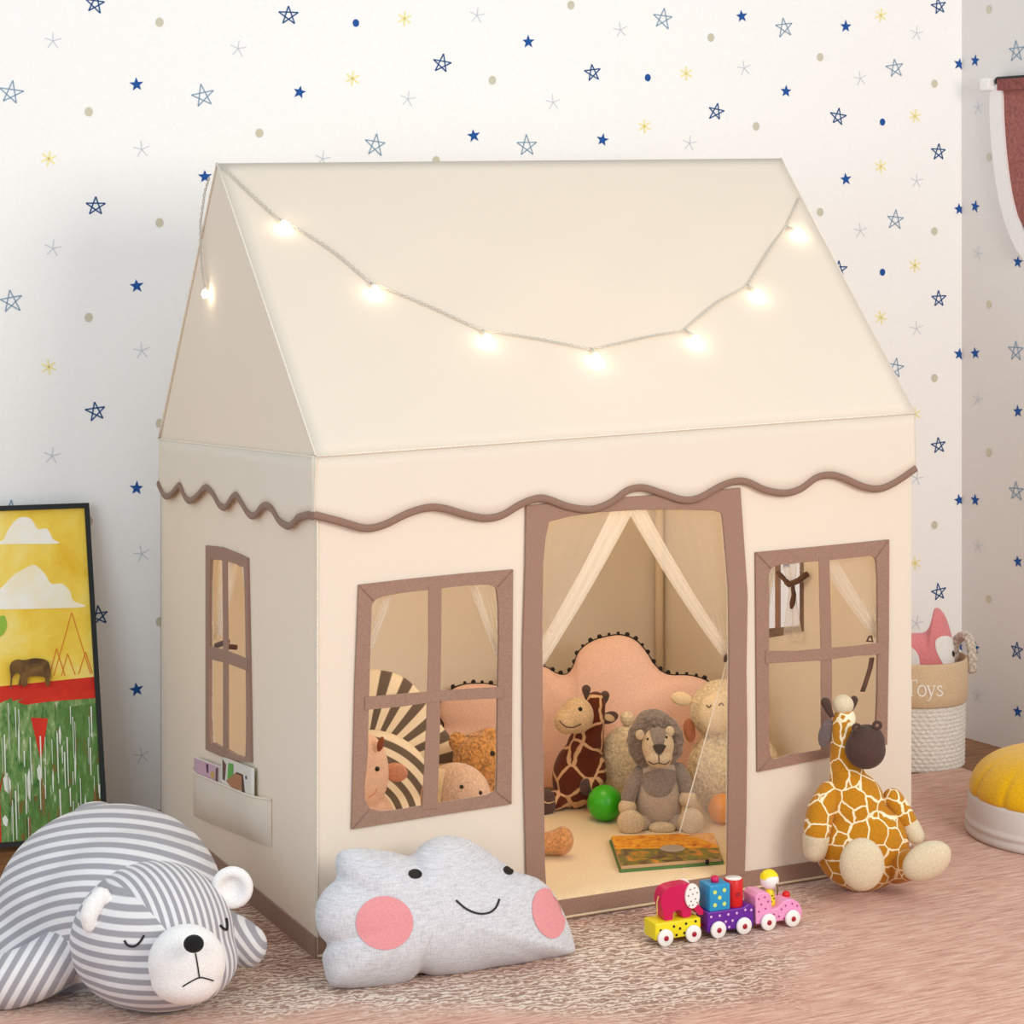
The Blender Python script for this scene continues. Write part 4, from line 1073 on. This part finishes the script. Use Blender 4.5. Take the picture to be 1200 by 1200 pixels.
g.part('hand', M_CRM, [g.C([(1066, 966, -.0, 11.5), (1073, 979, -.01, 11)])], .005, 6)
for q, leg in (((1010, 1013, -.13, 26.5, 31, 15, 0), [(1010, 1018, -.02, 20), (1010, 1016, -.1, 19)]), ((1086, 1009, -.10, 31, 21, 14, 30), [(1048, 1016, -.0, 20), (1070, 1013, -.06, 18)])):
    lg, _ = g.part('leg', M_SP, [g.C(leg)], .005, 6)
    g.one('foot', M_CRM, g.E(*q))

# toy train
w0 = onfloor(779, 1108.8); w1 = onfloor(928, 1085.6)
tu = (w1 - w0).normalized(); tv = V3((-tu.y, tu.x, 0)); tv = tv if tv.dot(F) > 0 else -tv
kt = (w1 - w0).length / 149.0                       # metres per pixel along the train
def TP(u, v, z): return w0 + tu * (u * kt) + tv * (v * kt) + UP * (z * kt)
def tbox(u, v, z, w=1.2): return bevel(box(w0, tu * kt, tv * kt, UP * kt, (u[0], v[0], z[0]), (u[1], v[1], z[1])), w * kt, 3)
def text_(pl, v): return bevel(plate([pl], lambda x, y, o: TP(x, v[0] + (v[1] - v[0]) * (o), y), 1.0), 1.0 * kt, 2)
M = lambda n, c: plain(n, c, .35, .5)
M_YEL, M_PUR, M_PNK = M('yellow_lacquer', (240, 222, 30)), M('purple_lacquer', (104, 34, 156)), M('pink_lacquer', (238, 160, 206))
M_CRI, M_BLU, M_RED = M('crimson_lacquer', (206, 12, 86)), M('blue_lacquer', (32, 150, 206)), M('red_lacquer', (214, 20, 24))
M_LIM, M_LIL, M_DK = M('lime_dot', (216, 232, 120)), M('lilac_dot', (226, 186, 232)), M('black_dot', (40, 34, 36))
M_WHL = plain('white_lacquer', (246, 244, 242), .3)
WID = 26
def dots(name, pts, v, r, mat, parent):           # printed dots, kept in the mesh of the part they decorate
    part = parent if parent.type == 'MESH' else next(c for c in parent.children if c.name.startswith('body'))
    me = part.data; me.materials.append(mat); k = len(me.materials) - 1; org = ORG[part]
    bm = bmesh.new(); bm.from_mesh(me)
    for x, y in pts:
        c_ = TP(x, v, y); ring = [c_ + (tu * cos(2 * pi * i / 14) + UP * sin(2 * pi * i / 14)) * (r * kt) for i in range(14)]
        a = [bm.verts.new(q - org) for q in ring]; b = [bm.verts.new(q - tv * (.25 * kt) - org) for q in ring]
        fs = [bm.faces.new(b)] + [bm.faces.new((a[i], a[(i + 1) % 14], b[(i + 1) % 14], b[i])) for i in range(14)]
        for f_ in fs: f_.material_index = k
    bm.to_mesh(me); bm.free(); me.update()
def wheels(root, us):
    for u in us:
        for v in (0.5, WID + .5):
            s_ = -1 if v < 5 else 1
            w_ = mesh('wheel', lathe(TP(u, v, 8.7), [(7.6 * kt, 0), (8.6 * kt, .8 * kt), (8.6 * kt, 3.2 * kt), (7.4 * kt, 4 * kt), (.5 * kt, 4 * kt)], 32, tu, UP, tv * s_), M_WHL, root)
            mesh('hub', lathe(TP(u, v + s_ * 3.6, 8.7), [(2.8 * kt, 0), (2.6 * kt, 1.0 * kt), (1.5 * kt, 1.5 * kt), (.2 * kt, 1.6 * kt)], 16, tu, UP, tv * s_), M('maroon_lacquer', (166, 26, 40)), w_)
        mesh('axle', tube([TP(u, 0, 8.7), TP(u, WID, 8.7)], 1.4 * kt, 10), M('maroon_lacquer', (0, 0, 0)), root)
def car(label, u0, u1, mat):
    return thing('toy_train_wagon', label, 'toy train', TP((u0 + u1) / 2, WID / 2, 0), 'wooden toy train wagons')
ca = car('yellow spotted toy train wagon carrying a crimson elephant', -10, 42, M_YEL)
mesh('body', tbox((-10, 42), (1, WID), (6, 23)), M_YEL, ca); wheels(ca, (0, 32))
dots('spot', [(-4, 16), (11, 18), (18, 15), (25, 19), (23, 10), (14, 9), (36, 20)], 1, 1.4, M_DK, ca)
cb_ = car('purple dotted toy train wagon carrying a blue block and a red cylinder', 50, 104, M_PUR)
mesh('body', text_([(50, 6), (104, 6), (104, 27), (98, 29.5), (92, 26.5), (50, 26.5)], (1, WID)), M_PUR, cb_, smooth=False); wheels(cb_, (61, 91))
dots('spot', [(54, 22), (64, 22), (74, 22), (84, 22), (94, 24), (71, 15), (79, 15), (75, 9), (101, 23)], 1, 1.3, M_LIL, cb_)
cc = car('pink dotted toy train car with a driver seat', 110, 160, M_PNK)
mesh('body', text_([(107, 7), (162, 7), (162, 16), (158, 23), (152, 27), (146, 28), (139, 26), (133, 21), (126, 20), (125, 34), (121, 38), (110, 39), (106, 35)], (1, WID)), M_PNK, cc, smooth=False); wheels(cc, (120, 149))
dots('spot', [(110, 33), (117, 34), (113, 27), (121, 29), (110, 20), (118, 22), (128, 15), (134, 12), (137, 19), (142, 22), (145, 15), (150, 23), (156, 20), (130, 9), (140, 9)], 1, 1.0, M('magenta_dot', (170, 40, 130)), cc)
mesh('button', ell(TP(150, WID / 2, 29), (4.2 * kt,) * 3, None, 18, 12), M_RED, cc)
for u, par in ((46, ca), (105, cb_)):
    mesh('coupling', tube([TP(u - 4, WID / 2, 11), TP(u + 5, WID / 2, 11)], 1.6 * kt, 10), M_RED, par)
# loads
el_o = [(4, 24), (12, 24), (13, 31), (19, 33), (23, 31), (24, 25), (33, 25), (34, 34), (38, 31), (43, 25), (48, 25.5), (47, 30), (42, 36), (41, 46), (38, 54), (31, 58), (22, 58.5), (14, 58), (6, 56.5), (1, 52), (-1, 44), (1, 36)]
el_s = loop2(el_o, 3)
el_ = thing('elephant_block', 'crimson wooden elephant figure on the yellow toy wagon', 'toy figure', TP(20, WID / 2, 23))
mesh('body', bevel(plate([el_s], lambda x, y, o: TP(x, 6 + 15 * o, y - .9), 1.0), 1.3 * kt, 2), M_CRI, el_, smooth=False)
eo = [(34 + 8.2 * cos(2 * pi * i / 28), 45 + 12.5 * sin(2 * pi * i / 28)) for i in range(28)]
for v0, v1 in ((3.2, 5.9), (21.2, 23.8)):
    ee = mesh('ear', bevel(plate([eo], lambda x, y, o: TP(x, v0 + (v1 - v0) * o, y), 1.0), .8 * kt, 2), M_WHL, el_, smooth=False)
    if v0 < 10: dots('spot', [(31, 52), (36, 53), (29, 46), (34, 47), (39, 48), (32, 40), (37, 42), (34, 36), (30, 36), (39, 38)], v0, .7, M_DK, ee)
mesh('tail', tube([TP(-.5, 12, 47), TP(-2.5, 12, 41), TP(-2, 12, 34), TP(-2.6, 12, 27)], .7 * kt, 8), M('straw_cord', (226, 190, 110)), el_)
bb_ = thing('toy_block', 'blue dotted wooden block on the purple toy wagon', 'toy block', TP(66, 13, 26.5))
mesh('body', tbox((53, 77), (2, 25), (26.4, 53)), M_BLU, bb_)
dots('spot', [(59, 46), (70, 47), (64.5, 40), (59, 33), (70, 33)], 2, 2.1, M_LIM, bb_)
mesh('knob', lathe(TP(65, 13, 53), [(4 * kt, 0), (4.4 * kt, 2 * kt), (4 * kt, 5 * kt), (2.5 * kt, 6.2 * kt), (.3 * kt, 6.4 * kt)], 20), M_CRI, bb_)
rc = thing('toy_cylinder', 'red wooden cylinder with white top on the purple toy wagon', 'toy block', TP(86, 13, 26.5))
mesh('body', lathe(TP(87, 13, 26.4), [(9.6 * kt, 0), (9.8 * kt, .6 * kt), (9.8 * kt, 27 * kt), (9.2 * kt, 27.8 * kt)], 32), M_RED, rc)
mesh('top', lathe(TP(87, 13, 54.2), [(8.6 * kt, 0), (8.4 * kt, .5 * kt), (.2 * kt, .55 * kt)], 28), M_WHL, rc)
dots('spot', [(87, 40)], 3.1, 2.6, M('maroon_lacquer', (0, 0, 0)), rc)
dr = thing('peg_doll', 'wooden peg driver with yellow hair in the pink toy car', 'toy figure', TP(130, 13, 20))
mesh('body', lathe(TP(130, 13, 20.1), [(5.5 * kt, 0), (6 * kt, 4 * kt), (5 * kt, 14 * kt), (3 * kt, 18 * kt), (.5 * kt, 19 * kt)], 20), M_YEL, dr)
dots('spot', [(129, 26), (132, 29), (130, 32)], 7.4, .7, M_DK, dr)
hd, _ = mesh('head', ell(TP(130, 13, 47), (9.8 * kt,) * 3, None, 28, 20), M_WHL, dr), 0
hv = ell(TP(130, 13.6, 47.6), (10 * kt,) * 3, None, 28, 20)
cut = TP(130, 13, 49).z
hair = ([q if q.z > cut else V3((q.x, q.y, cut + (q.z - cut) * .0)) for q in hv[0]], hv[1])
hair = ([q for q in hair[0]], hair[1]); mesh('hair', hair, M('hair_yellow', (248, 226, 20)), hd)
mesh('plait', tube([TP(133, 3.6, 45), TP(134, 3.2, 39), TP(134, 4.5, 33)], .9 * kt, 8), M('olive_cord', (110, 92, 40)), hd)

# basket
bz = zfloor(903) + .12; bcn = at(1084, 903, zfloor(903)); 
bcn = V3((bcn.x, bcn.y, 0)) + F * .128; bcn.z = -.008
kb = depth(bcn) / FPX; RB = 58.5 * kb; HB = 125 * kb
bas = thing('toy_basket', 'round white rope basket lettered Toys, standing behind the tent corner', 'basket', bcn)
def weave_rope():
    v, f = [], []; rows = 17; rh = HB * .66 / rows; n = 220; m = 4
    prof = []
    for r_ in range(rows):
        for k in range(m + 1):
            prof.append((r_, k / m))
    V_ = []
    for r_, k in prof:
        for j in range(n):
            t = 2 * pi * j / n
            bulge =   .0046 * sin(pi * k) * (0.5 + .5 * sin(t * 44 + (pi if r_ % 2 else 0) + k * 2.4))
            zz = (r_ + k) * rh; taper = .965 + .035 * zz / HB
            V_.append(bcn + (R * cos(t) + F * sin(t)) * (RB * taper - .004 + bulge) + UP * zz)
    for i in range(len(prof) - 1):
        for j in range(n):
            k = (j + 1) % n; f.append((i * n + j, i * n + k, (i + 1) * n + k, (i + 1) * n + j))
    f.append(tuple(range(n - 1, -1, -1)))
    return V_, f
mesh('woven_side', weave_rope(), fabric('white_rope', (232, 228, 222), 200, .4, .08), bas)
z0, z1 = HB * .60, HB
bandv = lathe(bcn, [(RB * 1.0, z0), (RB * 1.02, z0 + .004), (RB * 1.03, z0 + .03), (RB * 1.02, z1 - .006), (RB * 1.0, z1), (RB * .97, z1 - .002), (RB * .95, z1 - .02), (RB * .94, z1 - .1), (RB * .94, z1 - .2)], 64, R, F)
bd = mesh('lining_cuff', bandv, fabric('beige_cotton', (218, 192, 158), 260, .3, .05), bas)
bdb = bvh(bandv)
def letters():
    S = []
    x0, y0, hh = 1061.5, 815.5, 19.0
    def st(pts, w, sm=True): 
        rb = ribbon(bdb, pts, w, .002, 6, sm)
        if rb[1]: S.append(rb)
    # T
    st([(x0 + 6.5, y0 - hh), (x0 + 6.5, y0)], 2.4, False); st([(x0, y0 - hh + .6), (x0 + 13, y0 - hh + .6)], 1.3, False)
    st([(x0 + .3, y0 - hh), (x0 + .3, y0 - hh + 4.5)], 1, False); st([(x0 + 12.7, y0 - hh), (x0 + 12.7, y0 - hh + 4.5)], 1, False); st([(x0 + 3.5, y0 - .4), (x0 + 9.5, y0 - .4)], .9, False)
    # o
    xo = x0 + 14; r1, r2 = 4.6, 6.2
    st([(xo + 4.8 + r1 * cos(t), y0 - 6 + r2 * sin(t)) for t in [2 * pi * i / 16 for i in range(17)]], 1.7)
    # y
    xy = x0 + 24
    st([(xy + 1.5, y0 - 12), (xy + 5.6, y0 - .5)], 2.1, False); st([(xy + 9.5, y0 - 12), (xy + 5.8, y0 - 1), (xy + 3.5, y0 + 4.6), (xy + .8, y0 + 5.2)], 1.1)
    st([(xy - .2, y0 - 12), (xy + 4, y0 - 12)], .9, False); st([(xy + 7.2, y0 - 12), (xy + 11.2, y0 - 12)], .9, False)
    # s
    xs = x0 + 36
    st([(xs + 6.2, y0 - 10), (xs + 3.6, y0 - 12), (xs + 1, y0 - 10), (xs + 1.6, y0 - 7.8), (xs + 5, y0 - 5.4), (xs + 6.6, y0 - 3), (xs + 4.6, y0 - .4), (xs + 1.8, y0 - .3), (xs + .2, y0 - 2.4)], 1.5)
    return join(*S)
mesh('lettering', letters(), plain('white_stitching', (250, 248, 244), .7), bd)
hp = [at(x, y, depth(bcn) + d) for x, y, d in [(1119, 790, .03), (1118, 765, .03), (1122, 750, .02), (1130, 745, 0), (1136, 750, -.02), (1139, 765, -.03), (1140, 787, -.03)]]
hs = spline([tuple(q) for q in hp], 8)
def braid(pts):
    parts = []
    for s_ in range(3):
        path = []
        for i, q in enumerate(pts):
            d = (pts[min(i + 1, len(pts) - 1)] - pts[max(0, i - 1)]).normalized(); a = d.cross(F).normalized(); b = d.cross(a)
            ph = i * .62 + s_ * 2 * pi / 3; path.append(q + a * (.0075 * sin(ph)) + b * (.005 * sin(2 * ph)))
        parts.append(tube(path, .0062, 8))
    return join(*parts)
mesh('rope_handle', braid(hs), fabric('ivory_rope', (214, 204, 192), 200, .6, .15), bas)
# fox cushion in the basket
fx = thing('fox_cushion', 'pink soft toy with white eye patches poking out of the Toys basket', 'soft toy', bcn + UP * (HB * .55))
o_f = [(1050, 800), (1046, 770), (1049, 740), (1056, 742), (1070, 741.5), (1082, 741), (1088, 736), (1092, 724), (1095, 713), (1101, 713), (1108, 722), (1113, 736), (1117, 752), (1119, 772), (1118, 800), (1112, 820), (1060, 820)]
zf = depth(bcn) - .01
fv = pillow(o_f, (1086, 775), zf, lambda x, y: 0, .05, p=3, e=.5)
mesh('body', fv, fabric('rose_fleece', (226, 140, 146), 260, .3, .06, .3), fx); fbv = bvh(fv)
pp = polypatch(fbv, [(1096, 752), (1100, 747), (1108, 745), (1115, 748), (1118, 757), (1119, 772), (1119, 790), (1112, 788), (1103, 775), (1097, 762)]); pp and mesh('eye_patch', pp, M_WPL, fx)
pp = polypatch(fbv, [(1056, 754), (1066, 757), (1074, 764), (1077.5, 774), (1076, 788), (1060, 790)]); pp and mesh('eye_patch', pp, M_WPL, fx)
pp = patch(fbv, 1116.2, 766, 1.3, 3.6, -8, .003); pp and mesh('eye', pp, M_BLACK, fx)
pp = patch(fbv, 1088, 784.5, 9, 1.2, 0, .003); pp and mesh('mouth', pp, M_BROWN, fx)

# pouf
pc = onfloor(1247, 976); kp = depth(pc) / FPX; RP = 114 * kp
pouf = thing('pouf', 'round yellow upholstered pouf on a white base', 'pouf', pc)
hbp = 43 * kp
mesh('base', lathe(pc, [(RP * .98, 0), (RP * 1.0, .004), (RP * 1.005, .014), (RP * .985, .019), (RP * .985, .022), (RP * 1.0, .027), (RP * 1.0, .033), (RP * .98, .037), (RP * .975, .042), (RP * .97, hbp), (RP * .955, hbp + .006), (RP * .9, hbp + .008)], 96), fabric('white_leatherette', (218, 210, 206), 150, .1, .02, 0), pouf)
def puff(t, z): 
    w = (z - hbp) / .1; return 1 - .012 * abs(sin(t * 7)) ** .35 * 0 - .035 * (1 - abs(sin(t * 6.5 + .3))) ** 5
prof = [(RP * .95, hbp + .004)] + [(RP * .965 * cos(a) ** .62, hbp + .004 + 52 * kp * sin(a) ** .95) for a in [i * pi / 2 / 16 for i in range(1, 16)]] + [(.012, hbp + .004 + 51 * kp)]
mesh('seat_pad', lathe(pc, prof, 156, rad_fn=puff), fabric('mustard_velvet', (236, 182, 8), 260, .3, .08, .3, 4, 14), pouf)
mesh('button', ell(pc + UP * (hbp + .003 + 51 * kp), (.014, .014, .006), None, 18, 10), fabric('mustard_velvet', (0, 0, 0)), pouf)

# ------------------------------------------------------------------ painting against the back wall
BR_ = onfloor(127, 984, 0.0); BL_ = onfloor(0, 993.5, 0.0)
TRp = at(104, 590, depth(WB.at(104, 590)) - .035)
hx = (BL_ - BR_).normalized(); wy = (TRp - BR_); 
WP = 0.62
nrm = hx.cross(wy.normalized()).normalized(); nrm = nrm if nrm.dot(F) < 0 else -nrm
hp_, hgt = hx, wy.length; wyu = wy.normalized()
def PP(x, y, off=0.0): return BR_ + hx * x + wyu * y + nrm * off        # x metres from the right edge, y up
pic = thing('framed_picture', 'framed picture of an elephant above a green waterfall, leaning on the wall', 'picture', BR_ + hx * (WP / 2))
fwid = .0115
def pbox(x0, x1, y0, y1, o0, o1): 
    v = [PP(x, y, o) for x in (x0, x1) for y in (y0, y1) for o in (o0, o1)]
    return fixn((v, [(0, 1, 3, 2), (4, 6, 7, 5), (0, 4, 5, 1), (2, 3, 7, 6), (0, 2, 6, 4), (1, 5, 7, 3)]))
M_FRM = plain('black_frame', (16, 15, 15), .4)
mesh('frame', join(pbox(0, fwid, 0, hgt, -.008, .012), pbox(WP - fwid, WP, 0, hgt, -.008, .012), pbox(fwid, WP - fwid, 0, fwid, -.008, .012), pbox(fwid, WP - fwid, hgt - fwid, hgt, -.008, .012)), M_FRM, pic, smooth=False)
def ppx(px, py):                                # pixel -> picture coordinates
    d = ray(px, py); t = (BR_ - CAM).dot(nrm) / d.dot(nrm); q = CAM + d * t - BR_
    y = (q - hx * q.dot(hx)).dot(wyu) ; 
    # solve q = hx*x + wyu*y in the plane
    a = hx.dot(wyu); qx, qy = q.dot(hx), q.dot(wyu); y = (qy - a * qx) / (1 - a * a); x = qx - a * y
    return (x, y)
def cvmat(name, stops, sx, sy, sc, dist=.5):
    t = NT(name); b = t.bsdf(.6, 0, .3); n_ = t.noise(t.coords((sx, sx, sy)), sc, 4, .65, dist); t.l(t.ramp(n_, stops), b.inputs['Base Color']); return t.m
M_SKY = cvmat('painted_sky', [(.3, (244, 194, 44)), (.5, (252, 216, 84)), (.7, (254, 232, 140))], 1, 1, 7)
M_CLD = cvmat('painted_cloud', [(.3, (252, 236, 190)), (.6, (254, 250, 240))], 1, 1, 9)
M_REDP = cvmat('painted_red', [(.3, (206, 34, 18)), (.6, (226, 52, 26))], 1, 1, 12)
M_FALL = cvmat('painted_fall', [(.34, (60, 110, 46)), (.5, (112, 150, 80)), (.62, (150, 172, 110)), (.72, (232, 234, 214))], 9, 1, 9, .3)
M_FALL2 = cvmat('painted_deep_fall', [(.3, (150, 84, 40)), (.44, (84, 128, 58)), (.6, (108, 146, 74)), (.74, (228, 230, 208))], 8, 1, 8, .3)
M_ELE = cvmat('painted_elephant', [(.35, (84, 58, 26)), (.65, (132, 94, 44))], 1, 1, 30)
M_LINE = plain('painted_contour', (226, 130, 30), .6); M_LEAF = plain('painted_leaf', (150, 190, 60), .6); M_WSTK = plain('painted_foam', (236, 238, 226), .6)
cvs = []; cmats = [M_SKY, M_CLD, M_REDP, M_FALL, M_FALL2, M_ELE, M_LINE, M_LEAF, M_WSTK, plain('painted_earth', (150, 92, 48), .6)]; lay = [0]
def paint(poly, mi, sm=False, raw=False):
    pts = poly if raw else [ppx(*q) for q in poly]
    if sm: pts = loop2(pts, 4)
    pts = [(min(WP - fwid, max(fwid, x)), min(hgt - fwid, max(fwid, y))) for x, y in pts]
    lay[0] += 1; n = len(pts)
    tri = tessellate_polygon([[V3((x, y, 0)) for x, y in pts]])
    cvs.append(([PP(x, y, .002 + .00012 * lay[0]) for x, y in pts], [tuple(t) for t in tri], [mi] * len(tri)))
cvs.append((lambda b_: (b_[0], b_[1], [0] * 6))(pbox(fwid, WP - fwid, fwid, hgt - fwid, -.004, .002)))
yr = ppx(60, 800)[1]
paint([(fwid, yr + .008), (fwid, fwid), (WP, fwid), (WP, yr - .02)], 2, raw=True)
paint([(-60, 640), (-20, 634), (2, 634), (10, 620), (22, 607), (36, 608), (44, 620), (55, 620), (62, 632), (66, 637), (0, 638), (-60, 644)], 1, True)
paint([(-60, 712), (-25, 705), (0, 690), (14, 676), (26, 668), (40, 662), (52, 672), (60, 684), (72, 684), (82, 693), (86, 704), (100, 711), (60, 713), (0, 714)], 1, True)
for tri_ in ([(63, 792), (84, 718), (106, 790)], [(72, 792), (79, 766), (88, 791)], [(92, 790), (100, 764), (108, 789)], [(58, 792), (66, 760), (76, 792)]):
    for a_, b_ in zip(tri_, tri_[1:]):
        paint([(a_[0] - .6, a_[1]), (b_[0] - .6, b_[1]), (b_[0] + .6, b_[1]), (a_[0] + .6, a_[1])], 6)
paint([(-4, 726), (5, 722), (8, 734), (3, 744), (-5, 745)], 7, True)
paint([(-60, 830), (0, 824), (14, 818), (14, 850), (8, 890), (0, 920), (-60, 990)], 3)
paint([(14, 822), (30, 818), (113, 812), (140, 985), (60, 990), (2, 992), (0, 930), (9, 880)], 3)
paint([(70, 830), (114, 824), (124, 940), (130, 985), (10, 992), (20, 940), (50, 930)], 4)
paint([(20, 823), (32, 816), (114, 810), (114, 818), (60, 822), (30, 826)], 2)
paint([(36, 841), (56, 842), (48, 893)], 2)
for x, y, w_, h_ in ((46, 895, 6, 22), (8, 905, 9, 26), (34, 900, 5, 40), (70, 850, 3, 24), (88, 880, 2, 40), (100, 930, 2, 30), (22, 845, 2, 50), (6, 955, 7, 14), (62, 900, 2, 30), (78, 960, 2, 24)):
    paint([(x, y), (x + w_ / 2, y + h_ * .4), (x + w_ * .3, y + h_), (x - w_ * .3, y + h_ * .8), (x - w_ / 2, y + h_ * .3)], 8)
rg = random.Random(5)
for _ in range(70):
    x = rg.uniform(-6, 116); y = rg.uniform(824, 960); L_ = rg.uniform(14, 60); w_ = rg.uniform(.3, .9)
    paint([(x - w_, y), (x + w_, y), (x + w_ * .6 + L_ * .03, y + L_), (x - w_ * .6 + L_ * .03, y + L_)], 8 if rg.random() < .75 else 4)
for _ in range(7):
    x = rg.uniform(0, 118); y = rg.uniform(900, 960); L_ = rg.uniform(20, 50); w_ = rg.uniform(.6, 1.4)
    paint([(x - w_, y + 6), (x, y), (x + w_, y + 6), (x + w_ * .6, y + L_), (x - w_ * .6, y + L_)], 9)
paint([(11, 783), (13, 777), (19, 773.5), (28, 774), (38, 772), (48, 772.5), (55, 775), (58, 782), (59.5, 792), (59, 796), (57.5, 790), (58, 803), (53, 803.5), (52, 795), (45, 793), (34, 793.5), (32, 798), (31, 804), (26, 804.5), (26, 797), (24, 803.5), (21, 803.5), (23, 792), (19, 789), (16, 792), (14, 797), (13.5, 806), (11.5, 806), (12, 795)], 5, True)
mesh('canvas', join(*cvs), cmats, pic, smooth=False)

# ------------------------------------------------------------------ hanging on the right wall
hang = thing('wall_hanging', 'mauve fabric banner with white border high on the right wall', 'wall hanging', WR.at(1200, 180, .02))
hu = [WR.uv(*q) for q in [(1169, 106), (1169, 140), (1172, 180), (1178, 225), (1187, 262), (1199, 291)]]
hi = [WR.uv(*q) for q in [(1180, 96), (1183, 112), (1184, 140), (1187, 180), (1193, 225), (1199.5, 252)]]
umax = hu[-1][0] * 2 - hu[0][0] + .06; um = (umax + hu[0][0]) / 2
sym = lambda l: [(2 * um - x, y) for x, y in reversed(l)]
top_z = WR.uv(1180, 93)[1]
def curve(l): return [(q.x, q.y) for q in spline(l, 4)]
outer = curve(hu); inner = curve(hi)
botO = (um, outer[-1][1] - .03); botI = (um, inner[-1][1] - .045)
mesh('border', bevel(plate([outer + [botO] + sym(outer) + sym(inner) + [botI] + list(reversed(inner))], t3(WR, .03), .02), .003, 2), fabric('white_border_cloth', (240, 236, 236), 200, .15, .02), hang, smooth=False)
mesh('panel', plate([inner + [botI] + sym(inner)], t3(WR, .022), .008), fabric('mauve_linen', (158, 98, 92), 120, .4, .14), hang, smooth=False)
tz0 = hi[0][1]
mesh('top_band', plate([[(hi[0][0] - .004, tz0 - .024), (2 * um - hi[0][0], tz0 - .024), (2 * um - hi[0][0], tz0 + .006), (hi[0][0] - .004, tz0 + .006)]], t3(WR, .034), .012), fabric('mauve_band_linen', (142, 82, 78), 120, .5, .16), hang, smooth=False)
ra, rb_ = WR.uv(1176, 98), WR.uv(1176, 95)
mesh('rod', tube([WR.p(ra[0], ra[1] + .006, .022), WR.p(umax + .02, ra[1] + .006, .022)], .012, 14), M_BLACK, hang)
ca_ = WR.uv(1163, 107); cb2 = WR.uv(1174, 92)
mesh('rod_cap', bevel(box(WR.o, WR.u, WR.n, UP, (ca_[0], .002, ca_[1]), (cb2[0], .05, cb2[1])), .004, 3), M_WHITE, hang)

# ------------------------------------------------------------------ light
W = bpy.data.worlds.new('world'); SC.world = W; W.use_nodes = True
W.node_tree.nodes['Background'].inputs[0].default_value = (0.90, 0.97, 1.0, 1); W.node_tree.nodes['Background'].inputs[1].default_value = 0.72
def area(name, loc, target, size, energy, col=(1, 1, 1)):
    L = bpy.data.lights.new(name, 'AREA'); L.shape = 'RECTANGLE'; L.size, L.size_y = size; L.energy = energy; L.color = col
    o = bpy.data.objects.new(name, L); COL.objects.link(o); o.location = loc
    o.rotation_euler = (V3(target) - V3(loc)).to_track_quat('-Z', 'Y').to_euler(); return o
area('window_light', (3.0, 0.5, 2.05), (1.6, 4.3, 0.9), (1.6, 1.6), 84, (1, .885, .77))
area('left_fill', (-1.3, 1.9, 1.7), (0.9, 5.2, 0.5), (1.8, 1.8), 35, (.84, .95, 1))  # added cool fill to lift the left side, not a known window
fill_light = bpy.data.lights.new('tent_fill', 'POINT'); fill_light.energy = 5.6; fill_light.color = (1, .80, .54); fill_light.shadow_soft_size = .2  # added warm fill that brightens the tent interior; no fixture there
lo = bpy.data.objects.new('tent_fill', fill_light); COL.objects.link(lo); lo.location = TF.p(TX1 * .5, .88) + V3((0, .42, 0))
SC.view_settings.view_transform = 'Standard'; SC.view_settings.look = 'None'; SC.view_settings.gamma = 1; SC.view_settings.use_curve_mapping = False
SC.view_settings.exposure = 0.0
SC.cycles.max_bounces = 10; SC.cycles.transparent_max_bounces = 16; SC.cycles.diffuse_bounces = 6
SC.cycles.use_denoising = True
